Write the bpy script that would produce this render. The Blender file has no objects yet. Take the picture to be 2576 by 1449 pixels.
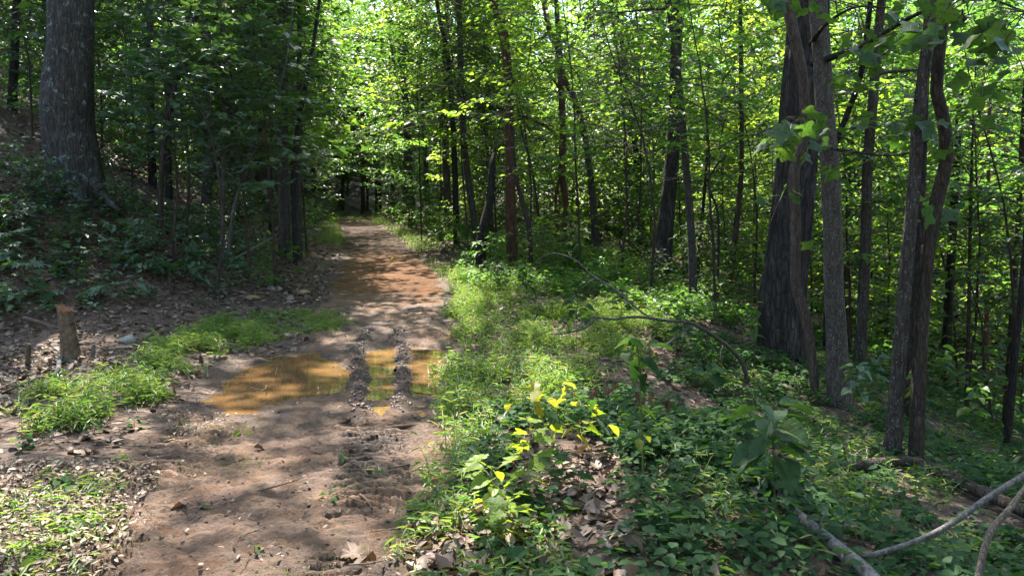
import bpy, math, random
import numpy as np
from mathutils import Vector, Matrix, Euler

# ------------------------------------------------------------------ camera, sky, sun, exposure
SC = bpy.context.scene
COL = SC.collection
CAMZ = 1.6
F = 1910.0                      # focal length in units of a 2576 wide frame
PITCH = math.atan(164.5 / F)
cam_d = bpy.data.cameras.new('camera')
cam_d.sensor_width = 36.0
cam_d.lens = 36.0 * F / 2576.0
cam_d.clip_start = 0.05
cam_d.clip_end = 2000.0
cam = bpy.data.objects.new('camera', cam_d)
COL.objects.link(cam)
cam.location = (0, 0, CAMZ)
cam.rotation_euler = (math.pi / 2 - PITCH, 0, 0)
SC.camera = cam

SUN_EL, SUN_AZ = math.radians(57), math.radians(-21)     # azimuth from +Y, negative = to the left
SUN_DIR = np.array([math.sin(SUN_AZ) * math.cos(SUN_EL), math.cos(SUN_AZ) * math.cos(SUN_EL), math.sin(SUN_EL)])
W = bpy.data.worlds.new('World')
SC.world = W
W.use_nodes = True
nt = W.node_tree
sky = nt.nodes.new('ShaderNodeTexSky')
sky.sky_type = 'NISHITA'
sky.sun_disc = False
sky.sun_elevation = SUN_EL
sky.sun_rotation = SUN_AZ
sky.air_density = 1.0
sky.dust_density = 1.5
sky.ozone_density = 1.0
nt.links.new(sky.outputs[0], nt.nodes['Background'].inputs[0])
nt.nodes['Background'].inputs[1].default_value = 0.15

sun_d = bpy.data.lights.new('sun', 'SUN')
sun_d.energy = 4.4
sun_d.angle = math.radians(0.55)
sun_d.color = (1.0, 0.94, 0.84)
sun = bpy.data.objects.new('sun', sun_d)
COL.objects.link(sun)
sun.rotation_euler = Vector(-SUN_DIR).to_track_quat('-Z', 'Y').to_euler()

SC.view_settings.view_transform = 'Standard'
SC.view_settings.look = 'None'
SC.view_settings.exposure = 2.55
SC.view_settings.gamma = 1.0
SC.view_settings.use_curve_mapping = False
cy = SC.cycles
cy.max_bounces = 6
cy.diffuse_bounces = 3
cy.glossy_bounces = 2
cy.transmission_bounces = 4
cy.transparent_max_bounces = 4
cy.caustics_reflective = False
cy.caustics_refractive = False
cy.sample_clamp_indirect = 6.0

rng = np.random.default_rng(11)
random.seed(11)

# ------------------------------------------------------------------ geometry of the view (used only to find where things stand)
CP, SP = math.cos(PITCH), math.sin(PITCH)


def ray(px, py):
    a = (px - 1288.0) / F
    b = -(py - 724.5) / F
    return np.array([a, CP + b * SP, -SP + b * CP])


def at(px, py, Y):
    d = ray(px, py)
    t = Y / d[1]
    return np.array([d[0] * t, Y, CAMZ + d[2] * t])


def proj(P):
    x, y, z = P[..., 0], P[..., 1], P[..., 2] - CAMZ
    dep = y * CP - z * SP
    up = y * SP + z * CP
    dep = np.where(dep < 0.05, 0.05, dep)
    return 1288.0 + F * x / dep, 724.5 - F * up / dep


# ------------------------------------------------------------------ noise and terrain
_tab = np.random.default_rng(5).random((256, 256))


def vnoise(x, y):
    xi = np.floor(x).astype(int); yi = np.floor(y).astype(int)
    fx = x - xi; fy = y - yi
    fx = fx * fx * (3 - 2 * fx); fy = fy * fy * (3 - 2 * fy)
    a = _tab[xi & 255, yi & 255]; b = _tab[(xi + 1) & 255, yi & 255]
    c = _tab[xi & 255, (yi + 1) & 255]; d = _tab[(xi + 1) & 255, (yi + 1) & 255]
    return (a * (1 - fx) + b * fx) * (1 - fy) + (c * (1 - fx) + d * fx) * fy - 0.5


def fbm(x, y, o=4):
    s = 0; a = 1.0
    for i in range(o):
        s = s + a * vnoise(x * 2 ** i + 17.3 * i, y * 2 ** i + 9.1 * i)
        a *= 0.5
    return s


def sstep(a, b, x):
    t = np.clip((x - a) / (b - a), 0, 1)
    return t * t * (3 - 2 * t)


_yy = np.arange(-40, 400, 0.25)


def _smooth_table(ys, vs, w=12):
    t = np.interp(_yy, ys, vs)
    k = np.ones(w) / w
    return np.convolve(np.pad(t, (w, w), mode='edge'), k, mode='same')[w:-w]


_xc = _smooth_table([-40, 0, 3.5, 7, 10.4, 15, 19.5, 29, 43, 60, 80, 120], [-1, -1.0, -1.2, -1.72, -1.95, -2.45, -3.3, -5.4, -8.9, -12.2, -9, 5])
_zp = _smooth_table([-40, 9, 16, 29, 43, 60, 80, 120, 400], [0, 0, .38, 1.0, 1.6, 2.4, 3.2, 4.5, 8])
_toe = _smooth_table([-40, 4, 10, 12, 14, 18, 29, 43, 60, 80, 120], [-11, -10.3, -6.7, -5.4, -4.4, -4.7, -7.3, -10.8, -14.1, -11, 3])
_edge = _smooth_table([-40, 0, 5, 9, 12, 17, 25, 40, 60, 80, 120], [1.2, 1.2, .95, .95, 1.6, 2.6, 3.4, 2.5, -2, 0, 14])


def xc(y): return np.interp(y, _yy, _xc)


def xrut(y): return -0.85 - 0.15 * (y - 4.43)


ZW = -0.05                                             # water level of the puddles


def flat(px, py, z=ZW):
    d = ray(px, py); t = (z - CAMZ) / d[2]
    return (d[0] * t, d[1] * t)


PUDDLES = {
    'wide': [(520, 1012), (585, 945), (690, 898), (790, 886), (868, 915), (893, 962), (872, 988), (780, 992), (700, 1008), (640, 1052), (570, 1045)],
    'rut': [(922, 888), (1000, 868), (1004, 960), (1000, 1010), (912, 1014), (914, 940)],
    'side': [(1034, 872), (1108, 876), (1134, 940), (1126, 990), (1040, 1004), (1026, 930)],
    'small': [(1030, 1018), (1098, 1014), (1075, 1052), (1050, 1056)],
    'sliver': [(915, 1022), (1002, 1018), (960, 1046)],
}
PUDDLES = {k: np.array([flat(*p) for p in v]) for k, v in PUDDLES.items()}


def poly_sd(x, y, poly):
    d = np.full(x.shape, 1e9); ins = np.zeros(x.shape, bool)
    n = len(poly)
    for i in range(n):
        ax, ay = poly[i]; bx, by = poly[(i + 1) % n]
        ex, ey = bx - ax, by - ay
        t = np.clip(((x - ax) * ex + (y - ay) * ey) / (ex * ex + ey * ey), 0, 1)
        d = np.minimum(d, np.hypot(x - ax - t * ex, y - ay - t * ey))
        c = ((ay > y) != (by > y)) & (x < (bx - ax) * (y - ay) / (by - ay + 1e-12) + ax)
        ins ^= c
    return np.where(ins, d, -d)


def in_poly(x, y, poly):
    ins = np.zeros(x.shape, bool); n = len(poly)
    for i in range(n):
        ax, ay = poly[i]; bx, by = poly[(i + 1) % n]
        ins ^= ((ay > y) != (by > y)) & (x < (bx - ax) * (y - ay) / (by - ay + 1e-12) + ax)
    return ins


RIDGES = [np.array([flat(*p, z=0.02) for p in v]) for v in (
    [(925, 842), (898, 880), (902, 930), (903, 985), (910, 1030)],
    [(1004, 840), (1014, 885), (1018, 925), (1008, 970), (1004, 1015)])]


def line_dist(x, y, L):
    d = np.full(x.shape, 1e9)
    for i in range(len(L) - 1):
        ax, ay = L[i]; ex, ey = L[i + 1] - L[i]
        t = np.clip(((x - ax) * ex + (y - ay) * ey) / (ex * ex + ey * ey), 0, 1)
        d = np.minimum(d, np.hypot(x - ax - t * ex, y - ay - t * ey))
    return d


def path_half(y, s):
    return np.where(s > 0, np.interp(y, [0, 4, 7, 12, 30], [1.1, .95, 1.12, 1.05, 1.1]), np.interp(y, [0, 3.6, 5, 7, 8.6, 10, 12, 30], [1.0, 1.05, 1.35, 1.32, 1.2, .75, .95, 1.1]))


def path_mask(x, y):
    """signed distance like: positive on the bare dirt"""
    s = x - xc(y)
    return path_half(y, s) - np.abs(s) + 0.35 * fbm(x * 1.1 + 3, y * 1.1, 4)


def H(x, y):
    x = np.asarray(x, float); y = np.asarray(y, float)
    z = np.interp(y, _yy, _zp)
    d = np.maximum(0, np.interp(y, _yy, _toe) - x) * 0.88
    far = 0.6 * d * d / (d + 0.8)
    far = np.where(far > 12, 12 + (far - 12) * 0.6, far)
    z = z + far
    e = np.maximum(0, x - np.interp(y, _yy, _edge))
    e2 = np.maximum(0, e - 3.6)
    drop = 0.3 * e * e / (e + 1.0) + 0.22 * e2 * e2 / (e2 + 2.0)
    drop = np.where(e > 30, np.minimum(drop, 13.6) - np.minimum(e - 30, 70) * 0.45, drop)
    z = z - drop
    off = sstep(0.9, 2.2, np.abs(x - xc(y)))
    z = z + off * (0.22 * fbm(x * 0.35, y * 0.35, 4) + 0.05 * fbm(x * 2.3, y * 2.3, 3))
    z = z - 0.02 * (1 - off)
    return z


def G(x, y):
    """ground height with ruts, puddles, ridges and clods"""
    x = np.atleast_1d(np.asarray(x, float)); y = np.atleast_1d(np.asarray(y, float))
    z = H(x, y)
    near = (y < 13) & (y > -1) & (np.abs(x + 1.6) < 3.0)
    if near.any():
        X, Y = x[near], y[near]
        m = sstep(-0.2, 0.25, path_mask(X, Y))
        q = np.zeros_like(X)
        q += 0.034 * fbm(X * 3.1, Y * 3.1, 4) - 0.05 * np.abs(fbm(X * 6, Y * 9, 3)) + 0.02 * fbm(X * 16, Y * 22, 2) + .012
        # tyre tracks
        for off, amp in ((0.0, 1.0), (-1.38, 0.75)):
            u = (X - xrut(Y) - off)
            band = sstep(0.30, 0.2, np.abs(u)) * sstep(11, 9, Y)
            q -= 0.028 * band * amp
            lug = np.sin((Y + 0.35 * np.abs(u)) * 2 * math.pi / 0.105 + 2.5 * vnoise(X * 2, Y * 2))
            patch = sstep(-0.5, 0.0, fbm(X * 1.3 + 31, Y * 1.3, 3))
            q += 0.026 * band * np.clip(lug * 2.5, -1, 1) * amp * sstep(7.0, 6.2, Y) * patch
        z2 = z[near] + q * m
        # puddles
        n1 = 0.2 * fbm(X * 2.6 + 8, Y * 2.6, 4) + 0.09 * fbm(X * 8, Y * 8, 3)
        pd = np.full(X.shape, -9.0)
        for P in PUDDLES.values():
            pd = np.maximum(pd, poly_sd(X, Y, P))
        w = sstep(-0.45, -0.02, pd)
        bowl = ZW - np.clip((pd + n1) * 0.2, -0.035, 0.05) + 0.012 * fbm(X * 14, Y * 14, 3)
        z2 = z2 * (1 - w) + bowl * w
        for L, amp in zip(RIDGES, (0.045, 0.055)):
            dl = line_dist(X, Y, L) + 0.03 * fbm(X * 6, Y * 6, 2)
            z2 += amp * np.exp(-(dl / 0.075) ** 2) * (0.8 + .9 * fbm(X * 9 + 5, Y * 7, 3)) * m * sstep(6.1, 6.6, Y)
        z[near] = z2
    return z


def g1(x, y): return float(G([x], [y])[0])


def hit(px, py):
    d = ray(px, py)
    t = np.arange(1.5, 140, 0.02)
    X = d[0] * t; Y = d[1] * t; Z = CAMZ + d[2] * t
    h = H(X, Y)
    k = np.nonzero(Z <= h)[0]
    i = k[0] if len(k) else len(t) - 1
    return np.array([X[i], Y[i], h[i]])


# ------------------------------------------------------------------ mesh helpers
def mk_mesh(name, V, Ft, attr=None, smooth=False):
    V = np.asarray(V, np.float32); Ft = np.asarray(Ft, np.int32)
    me = bpy.data.meshes.new(name)
    me.vertices.add(len(V)); me.vertices.foreach_set('co', V.ravel())
    n = Ft.shape[1]
    me.loops.add(Ft.size); me.loops.foreach_set('vertex_index', Ft.ravel())
    me.polygons.add(len(Ft))
    me.polygons.foreach_set('loop_start', np.arange(0, Ft.size, n, dtype=np.int32))
    me.polygons.foreach_set('loop_total', np.full(len(Ft), n, np.int32))
    if smooth:
        me.polygons.foreach_set('use_smooth', np.ones(len(Ft), bool))
    me.update(calc_edges=True)
    if attr is not None:
        a = me.attributes.new('rnd', 'FLOAT', 'POINT')
        a.data.foreach_set('value', np.asarray(attr, np.float32))
    return me


class MB:
    """collects tubes and leaves into one triangle mesh"""
    def __init__(s): s.V = []; s.F = []; s.A = []; s.n = 0

    def add(s, V, Fc, A=None):
        V = np.asarray(V); Fc = np.asarray(Fc)
        if Fc.shape[1] == 4:
            Fc = np.concatenate([Fc[:, [0, 1, 2]], Fc[:, [0, 2, 3]]])
        s.V.append(V); s.F.append(Fc + s.n)
        s.A.append(np.full(len(V), .5) if A is None else A); s.n += len(V)

    def mesh(s, name, smooth=False):
        return mk_mesh(name, np.concatenate(s.V), np.concatenate(s.F), np.concatenate(s.A), smooth)


def obj(name, me, mat, parent=None, loc=None, **props):
    if mat is not None and (not me.materials):
        me.materials.append(mat)
    o = bpy.data.objects.new(name, me)
    COL.objects.link(o)
    if parent is not None: o.parent = parent
    if loc is not None: o.location = loc
    for k, v in props.items(): o[k] = v
    return o


def thing(name, label, category, loc=(0, 0, 0), group=None):
    o = bpy.data.objects.new(name, None)
    COL.objects.link(o)
    o.empty_display_size = 0.2
    o.location = loc
    o['label'] = label; o['category'] = category
    if group: o['group'] = group
    return o


def catmull(P, step):
    P = np.asarray(P, float)
    if len(P) < 3:
        n = max(2, int(np.linalg.norm(P[1, :3] - P[0, :3]) / step) + 1)
        t = np.linspace(0, 1, n)[:, None]
        return P[0] * (1 - t) + P[1] * t
    Q = np.vstack([2 * P[0] - P[1], P, 2 * P[-1] - P[-2]])
    out = []
    for i in range(1, len(Q) - 2):
        p0, p1, p2, p3 = Q[i - 1:i + 3]
        n = max(1, int(np.linalg.norm(p2[:3] - p1[:3]) / step))
        t = (np.arange(n) / n)[:, None]
        out.append(0.5 * (2 * p1 + (p2 - p0) * t + (2 * p0 - 5 * p1 + 4 * p2 - p3) * t ** 2 + (3 * p1 - p0 - 3 * p2 + p3) * t ** 3))
    out.append(P[-1:])
    return np.vstack(out)


def tube(P, R, k=8, bark=0.0, freq=7, seed=0.0, cap=True, flare=0.0, lobes=5, vstretch=1.6):
    P = np.asarray(P, float); R = np.asarray(R, float); n = len(P)
    T = np.gradient(P, axis=0); T /= np.linalg.norm(T, axis=1)[:, None] + 1e-9
    ref = np.array([1.0, 0, 0]) if abs(T[0, 0]) < 0.8 else np.array([0, 1.0, 0])
    U = ref - T * (T @ ref)[:, None]; U /= np.linalg.norm(U, axis=1)[:, None] + 1e-9
    Vv = np.cross(T, U)
    a = np.linspace(0, 2 * math.pi, k, endpoint=False)
    ln = np.concatenate([[0], np.cumsum(np.linalg.norm(np.diff(P, axis=0), axis=1))])
    rr = np.repeat(R[:, None], k, 1)
    A_, L_ = np.meshgrid(a, ln)
    if bark:
        ca, sa = np.cos(A_) * freq / 3, np.sin(A_) * freq / 3
        nz = vnoise(ca * 1.7 + seed, sa * 1.7 + L_ * vstretch * 0.35 + seed) + 0.6 * vnoise(ca * 3.6 + 4 + seed, sa * 3.6 + L_ * vstretch + seed)
        lump = vnoise(ca * 0.5 + 9 + seed, sa * 0.5 + L_ * 0.9 + seed)
        rr = rr * (1 + bark * nz * 1.3 + bark * 0.9 * lump)
    if flare:
        h = ln - ln[0]
        fl = flare * np.exp(-h / (R[0] * 2.2 + 0.05))
        ph = seed * 3.1
        rr = rr * (1 + fl[:, None] * (0.55 + 0.45 * np.cos(A_ * lobes + ph) + 0.2 * np.cos(A_ * 2 + ph)))
    V = P[:, None] + rr[..., None] * (np.cos(A_)[..., None] * U[:, None] + np.sin(A_)[..., None] * Vv[:, None])
    V = V.reshape(-1, 3)
    i = np.arange(n - 1)[:, None] * k; j = np.arange(k)[None]; j2 = (j + 1) % k
    Fq = np.stack([i + j, i + j2, i + k + j2, i + k + j], -1).reshape(-1, 4)
    Ft = np.concatenate([Fq[:, [0, 1, 2]], Fq[:, [0, 2, 3]]])
    if cap:
        V = np.vstack([V, P[0], P[-1] + T[-1] * R[-1] * 0.3])
        b0, b1 = n * k, n * k + 1
        jj = np.arange(k); jn = (jj + 1) % k
        Ft = np.concatenate([Ft, np.stack([np.full(k, b0), jn, jj], -1), np.stack([np.full(k, b1), (n - 1) * k + jj, (n - 1) * k + jn], -1)])
    return V, Ft


# leaf outlines: (across, along, lift), faces
def _fold(outline, faces, fold=0.12):
    a = np.array(outline, float)
    return np.column_stack([a[:, 0], a[:, 1], np.abs(a[:, 0]) * fold * 2 - 0.16 * a[:, 1] ** 2]), np.array(faces)


KITE = _fold([(0, 0), (.5, .45), (0, 1), (-.5, .45)], [(0, 1, 2), (0, 2, 3)])
HEX = _fold([(0, 0), (.42, .25), (.4, .62), (0, 1), (-.4, .62), (-.42, .25)], [(0, 1, 2), (0, 2, 3), (0, 3, 4), (0, 4, 5)])
_ov = [(.16, .04), (.36, .17), (.48, .36), (.46, .56), (.33, .76), (.14, .92)]
_ovv = [(0, 0), (0, .36), (0, .7), (0, 1)] + _ov + [(x * .5, y * .96 + .02) for x, y in _ov[1:5]]
_ovf = [(0, 4, 10), (4, 5, 10), (5, 6, 11), (5, 11, 10), (6, 7, 12), (6, 12, 11), (7, 8, 13), (7, 13, 12), (8, 9, 13), (0, 10, 1), (10, 11, 1), (11, 12, 1), (1, 12, 2), (12, 13, 2), (13, 9, 2), (9, 3, 2)]
_n = len(_ovv)
OVAL = _fold(_ovv + [(-x, y) for x, y in _ovv], _ovf + [(a_ + _n, c_ + _n, b_ + _n) for a_, b_, c_ in _ovf], 0.16)
_mo = [(0, 0), (.18, -.06), (.42, -.02), (.36, .14), (.62, .3), (.52, .42), (.66, .62), (.4, .56), (.3, .5), (.26, .74), (.1, .72), (0, 1)]
_mo = _mo + [(-x, y) for x, y in _mo[-2:0:-1]]
MAPLE = _fold([(0, .32)] + _mo, [(0, i, i + 1) for i in range(1, len(_mo))] + [(0, len(_mo), 1)], 0.08)
_tu = [(0, 0), (.2, -.05), (.46, .06), (.6, .3), (.42, .36), (.36, .5), (.5, .78), (.46, .98), (.22, .9), (0, .82)]
_tu = _tu + [(-x, y) for x, y in _tu[-2:0:-1]]
TULIP = _fold([(0, .4)] + _tu, [(0, i, i + 1) for i in range(1, len(_tu))] + [(0, len(_tu), 1)], 0.1)
_po = []
for i, (ang, ln) in enumerate([(-125, .45), (-75, .75), (-32, .95), (0, 1.0), (32, .95), (75, .75), (125, .45)]):
    r = math.radians(ang)
    for da, f in ((-11, .62), (0, 1), (11, .62)):
        q = math.radians(ang + da); _po.append((math.sin(q) * ln * f * .62, .3 + math.cos(q) * ln * f * .7))
    if i < 6: q = math.radians(ang + 20); _po.append((math.sin(q) * .3 * .62, .3 + math.cos(q) * .3 * .7))
PALM = _fold([(0, .3)] + _po, [(0, i + 1, i) for i in range(1, len(_po))] + [(0, 1, len(_po))], 0.06)
BLADE = (np.array([(-.5, 0, 0), (.5, 0, 0), (-.4, .4, .02), (.4, .4, .02), (-.25, .75, -.1), (.25, .75, -.1), (0, 1, -.3)]), np.array([(0, 1, 3), (0, 3, 2), (2, 3, 5), (2, 5, 4), (4, 5, 6)]))
LANCE = (np.array([(0, 0, 0), (.5, .35, .03), (.38, .7, -.05), (0, 1, -.2), (-.38, .7, -.05), (-.5, .35, .03)]), np.array([(0, 1, 2), (0, 2, 3), (0, 3, 4), (0, 4, 5)]))


def norm(a): return a / (np.linalg.norm(a, axis=-1, keepdims=True) + 1e-9)


def leaves(P, D, N, L, Wd, shape):
    T, Fc = shape
    D = norm(D); N = norm(N - D * np.sum(N * D, -1, keepdims=True)); S = np.cross(D, N)
    L = np.broadcast_to(L, (len(P),)); Wd = np.broadcast_to(Wd, (len(P),))
    V = (P[:, None] + D[:, None] * (T[None, :, 1, None] * L[:, None, None]) + S[:, None] * (T[None, :, 0, None] * Wd[:, None, None])
         + N[:, None] * (T[None, :, 2, None] * L[:, None, None]))
    k = len(T)
    Ff = (Fc[None] + (np.arange(len(P)) * k)[:, None, None]).reshape(-1, 3)
    A = np.repeat(rng.random(len(P)), k)
    return V.reshape(-1, 3), Ff, A


def rdir(n, zs=1.0):
    v = rng.normal(size=(n, 3)); v[:, 2] *= zs
    return norm(v)


# ------------------------------------------------------------------ materials
def new_mat(name):
    m = bpy.data.materials.new(name); m.use_nodes = True
    return m, m.node_tree, m.node_tree.nodes['Principled BSDF']


def nd(t, typ, **kw):
    n = t.nodes.new(typ)
    for k, v in kw.items():
        if isinstance(k, str) and k.startswith('i_'): n.inputs[k[2:]].default_value = v
        else: setattr(n, k, v)
    return n


def ramp(t, stops):
    r = t.nodes.new('ShaderNodeValToRGB')
    el = r.color_ramp.elements
    while len(el) < len(stops): el.new(0.5)
    for e, (p, c) in zip(el, stops):
        e.position = p; e.color = (*c, 1)
    return r


VEINED = {}


def leaf_mat(name, cols, trans_cols, tf=0.5, rough=0.45, spec=0.4, hue_obj=True, veins=False):
    if not veins and hue_obj: VEINED[name] = (cols, trans_cols, tf, rough, spec)
    m, t, b = new_mat(name)
    at_ = nd(t, 'ShaderNodeAttribute', attribute_name='rnd')
    oi = nd(t, 'ShaderNodeObjectInfo')
    add = nd(t, 'ShaderNodeMath', operation='ADD')
    mul = nd(t, 'ShaderNodeMath', operation='MULTIPLY'); mul.inputs[1].default_value = 0.55 if hue_obj else 0.0
    mul2 = nd(t, 'ShaderNodeMath', operation='MULTIPLY'); mul2.inputs[1].default_value = 0.45 if hue_obj else 1.0
    t.links.new(oi.outputs['Random'], mul.inputs[0]); t.links.new(at_.outputs['Fac'], mul2.inputs[0])
    t.links.new(mul.outputs[0], add.inputs[0]); t.links.new(mul2.outputs[0], add.inputs[1])
    n = len(cols)
    r1 = ramp(t, [(i / (n - 1), c) for i, c in enumerate(cols)])
    r2 = ramp(t, [(i / (n - 1), c) for i, c in enumerate(trans_cols)])
    t.links.new(add.outputs[0], r1.inputs[0]); t.links.new(add.outputs[0], r2.inputs[0])
    b.inputs['Roughness'].default_value = rough
    b.inputs['Specular IOR Level'].default_value = spec
    c1, c2 = r1.outputs[0], r2.outputs[0]
    if veins:
        tc = nd(t, 'ShaderNodeTexCoord'); sx = nd(t, 'ShaderNodeSeparateXYZ'); t.links.new(tc.outputs['Object'], sx.inputs[0])
        ab = nd(t, 'ShaderNodeMath', operation='ABSOLUTE'); t.links.new(sx.outputs['X'], ab.inputs[0])
        ma = nd(t, 'ShaderNodeMath', operation='MULTIPLY_ADD'); ma.inputs[1].default_value = -.8; t.links.new(ab.outputs[0], ma.inputs[0]); t.links.new(sx.outputs['Y'], ma.inputs[2])
        pp = nd(t, 'ShaderNodeMath', operation='PINGPONG'); pp.inputs[1].default_value = .06; t.links.new(ma.outputs[0], pp.inputs[0])
        mr = nd(t, 'ShaderNodeMapRange'); mr.inputs['From Min'].default_value = .012; mr.inputs['From Max'].default_value = .004; t.links.new(pp.outputs[0], mr.inputs[0])
        mid = nd(t, 'ShaderNodeMapRange'); mid.inputs['From Min'].default_value = .022; mid.inputs['From Max'].default_value = .01; t.links.new(ab.outputs[0], mid.inputs[0])
        mx_ = nd(t, 'ShaderNodeMath', operation='MAXIMUM'); t.links.new(mr.outputs[0], mx_.inputs[0]); t.links.new(mid.outputs[0], mx_.inputs[1])
        nz = nd(t, 'ShaderNodeTexNoise'); nz.inputs['Scale'].default_value = 5; nz.inputs['Detail'].default_value = 5; t.links.new(tc.outputs['Object'], nz.inputs['Vector'])
        rz = ramp(t, [(.34, (.5, .42, .3)), (.44, (.95, .95, .95)), (.7, (1.2, 1.2, 1.1))]); t.links.new(nz.outputs[0], rz.inputs[0])
        outs = []
        for c_ in (c1, c2):
            q1 = nd(t, 'ShaderNodeMix', data_type='RGBA', blend_type='MULTIPLY'); q1.inputs[0].default_value = 1; t.links.new(c_, q1.inputs[6]); t.links.new(rz.outputs[0], q1.inputs[7])
            q2 = nd(t, 'ShaderNodeMix', data_type='RGBA', blend_type='MULTIPLY'); q2.inputs[7].default_value = (1.7, 1.55, 1.5, 1) if c_ is c1 else (.6, .6, .6, 1)
            t.links.new(mx_.outputs[0], q2.inputs[0]); t.links.new(q1.outputs[2], q2.inputs[6]); outs.append(q2.outputs[2])
        c1, c2 = outs
        bpv = nd(t, 'ShaderNodeBump'); bpv.inputs['Strength'].default_value = .5; bpv.inputs['Distance'].default_value = .02; bpv.invert = True
        t.links.new(mx_.outputs[0], bpv.inputs['Height']); t.links.new(bpv.outputs[0], b.inputs['Normal'])
    t.links.new(c1, b.inputs['Base Color'])
    tr = nd(t, 'ShaderNodeBsdfTranslucent')
    t.links.new(c2, tr.inputs['Color'])
    mx = nd(t, 'ShaderNodeMixShader'); mx.inputs[0].default_value = tf
    t.links.new(b.outputs[0], mx.inputs[1]); t.links.new(tr.outputs[0], mx.inputs[2])
    t.links.new(mx.outputs[0], t.nodes['Material Output'].inputs[0])
    return m


def bark_mat(name, c0, c1, c2, scale=9, bump=0.6, lichen=None, lich_amt=0.55, spots=None, stretch=0.22):
    m, t, b = new_mat(name)
    tc = nd(t, 'ShaderNodeTexCoord'); mp = nd(t, 'ShaderNodeMapping')
    mp.inputs['Scale'].default_value = (1, 1, stretch)
    t.links.new(tc.outputs['Object'], mp.inputs[0])
    n1 = nd(t, 'ShaderNodeTexNoise'); n1.inputs['Scale'].default_value = scale * 1.8; n1.inputs['Detail'].default_value = 8; n1.inputs['Roughness'].default_value = .7
    n1.inputs['Distortion'].default_value = 0.6
    v = nd(t, 'ShaderNodeTexVoronoi', feature='DISTANCE_TO_EDGE'); v.inputs['Scale'].default_value = scale * 3.2; v.inputs['Randomness'].default_value = 1.0
    t.links.new(mp.outputs[0], n1.inputs['Vector']); t.links.new(mp.outputs[0], v.inputs['Vector'])
    r = ramp(t, [(.3, c0), (.52, c1), (.75, c2)])
    t.links.new(n1.outputs[0], r.inputs[0])
    vr = nd(t, 'ShaderNodeMapRange'); vr.inputs['From Max'].default_value = 0.16
    t.links.new(v.outputs['Distance'], vr.inputs[0])
    mm = nd(t, 'ShaderNodeMix', data_type='RGBA', blend_type='MULTIPLY'); mm.inputs[0].default_value = 0.4
    t.links.new(r.outputs[0], mm.inputs[6]); t.links.new(vr.outputs[0], mm.inputs[7])
    col = mm.outputs[2]
    if lichen:
        n2 = nd(t, 'ShaderNodeTexNoise'); n2.inputs['Scale'].default_value = 5.5; n2.inputs['Detail'].default_value = 9; n2.inputs['Roughness'].default_value = .72
        t.links.new(tc.outputs['Object'], n2.inputs['Vector'])
        lr = nd(t, 'ShaderNodeMapRange'); lr.inputs['From Min'].default_value = lich_amt; lr.inputs['From Max'].default_value = lich_amt + .06
        t.links.new(n2.outputs[0], lr.inputs[0])
        m2 = nd(t, 'ShaderNodeMix', data_type='RGBA')
        t.links.new(lr.outputs[0], m2.inputs[0]); t.links.new(col, m2.inputs[6]); m2.inputs[7].default_value = (*lichen, 1)
        col = m2.outputs[2]
    if spots:
        v2 = nd(t, 'ShaderNodeTexVoronoi'); v2.inputs['Scale'].default_value = 55
        mp2 = nd(t, 'ShaderNodeMapping'); mp2.inputs['Scale'].default_value = (1, 1, .55)
        t.links.new(tc.outputs['Object'], mp2.inputs[0]); t.links.new(mp2.outputs[0], v2.inputs['Vector'])
        sr = nd(t, 'ShaderNodeMapRange'); sr.inputs['From Min'].default_value = 0.27; sr.inputs['From Max'].default_value = 0.2
        t.links.new(v2.outputs['Distance'], sr.inputs[0])
        sp = nd(t, 'ShaderNodeMath', operation='GREATER_THAN'); sp.inputs[1].default_value = 0.5
        t.links.new(v2.outputs['Color'], sp.inputs[0])
        ml = nd(t, 'ShaderNodeMath', operation='MULTIPLY'); t.links.new(sr.outputs[0], ml.inputs[0]); t.links.new(sp.outputs[0], ml.inputs[1])
        m3 = nd(t, 'ShaderNodeMix', data_type='RGBA')
        t.links.new(ml.outputs[0], m3.inputs[0]); t.links.new(col, m3.inputs[6]); m3.inputs[7].default_value = (*spots, 1)
        col = m3.outputs[2]
    t.links.new(col, b.inputs['Base Color'])
    b.inputs['Roughness'].default_value = 0.9; b.inputs['Specular IOR Level'].default_value = 0.2
    ad = nd(t, 'ShaderNodeMath', operation='ADD'); t.links.new(n1.outputs[0], ad.inputs[0])
    sc_ = nd(t, 'ShaderNodeMath', operation='MULTIPLY'); sc_.inputs[1].default_value = .5; t.links.new(vr.outputs[0], sc_.inputs[0]); t.links.new(sc_.outputs[0], ad.inputs[1])
    bp = nd(t, 'ShaderNodeBump'); bp.inputs['Strength'].default_value = bump; bp.inputs['Distance'].default_value = 0.03
    t.links.new(ad.outputs[0], bp.inputs['Height']); t.links.new(bp.outputs[0], b.inputs['Normal'])
    return m


def rgb_noise_mat(name, stops, scale=8, rough=.9, bump=.4, dist=.02, spec=.2):
    m, t, b = new_mat(name)
    tc = nd(t, 'ShaderNodeTexCoord')
    n1 = nd(t, 'ShaderNodeTexNoise'); n1.inputs['Scale'].default_value = scale; n1.inputs['Detail'].default_value = 8; n1.inputs['Roughness'].default_value = .65
    t.links.new(tc.outputs['Object'], n1.inputs['Vector'])
    r = ramp(t, stops); t.links.new(n1.outputs[0], r.inputs[0]); t.links.new(r.outputs[0], b.inputs['Base Color'])
    b.inputs['Roughness'].default_value = rough; b.inputs['Specular IOR Level'].default_value = spec
    bp = nd(t, 'ShaderNodeBump'); bp.inputs['Strength'].default_value = bump; bp.inputs['Distance'].default_value = dist
    t.links.new(n1.outputs[0], bp.inputs['Height']); t.links.new(bp.outputs[0], b.inputs['Normal'])
    return m


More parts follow.
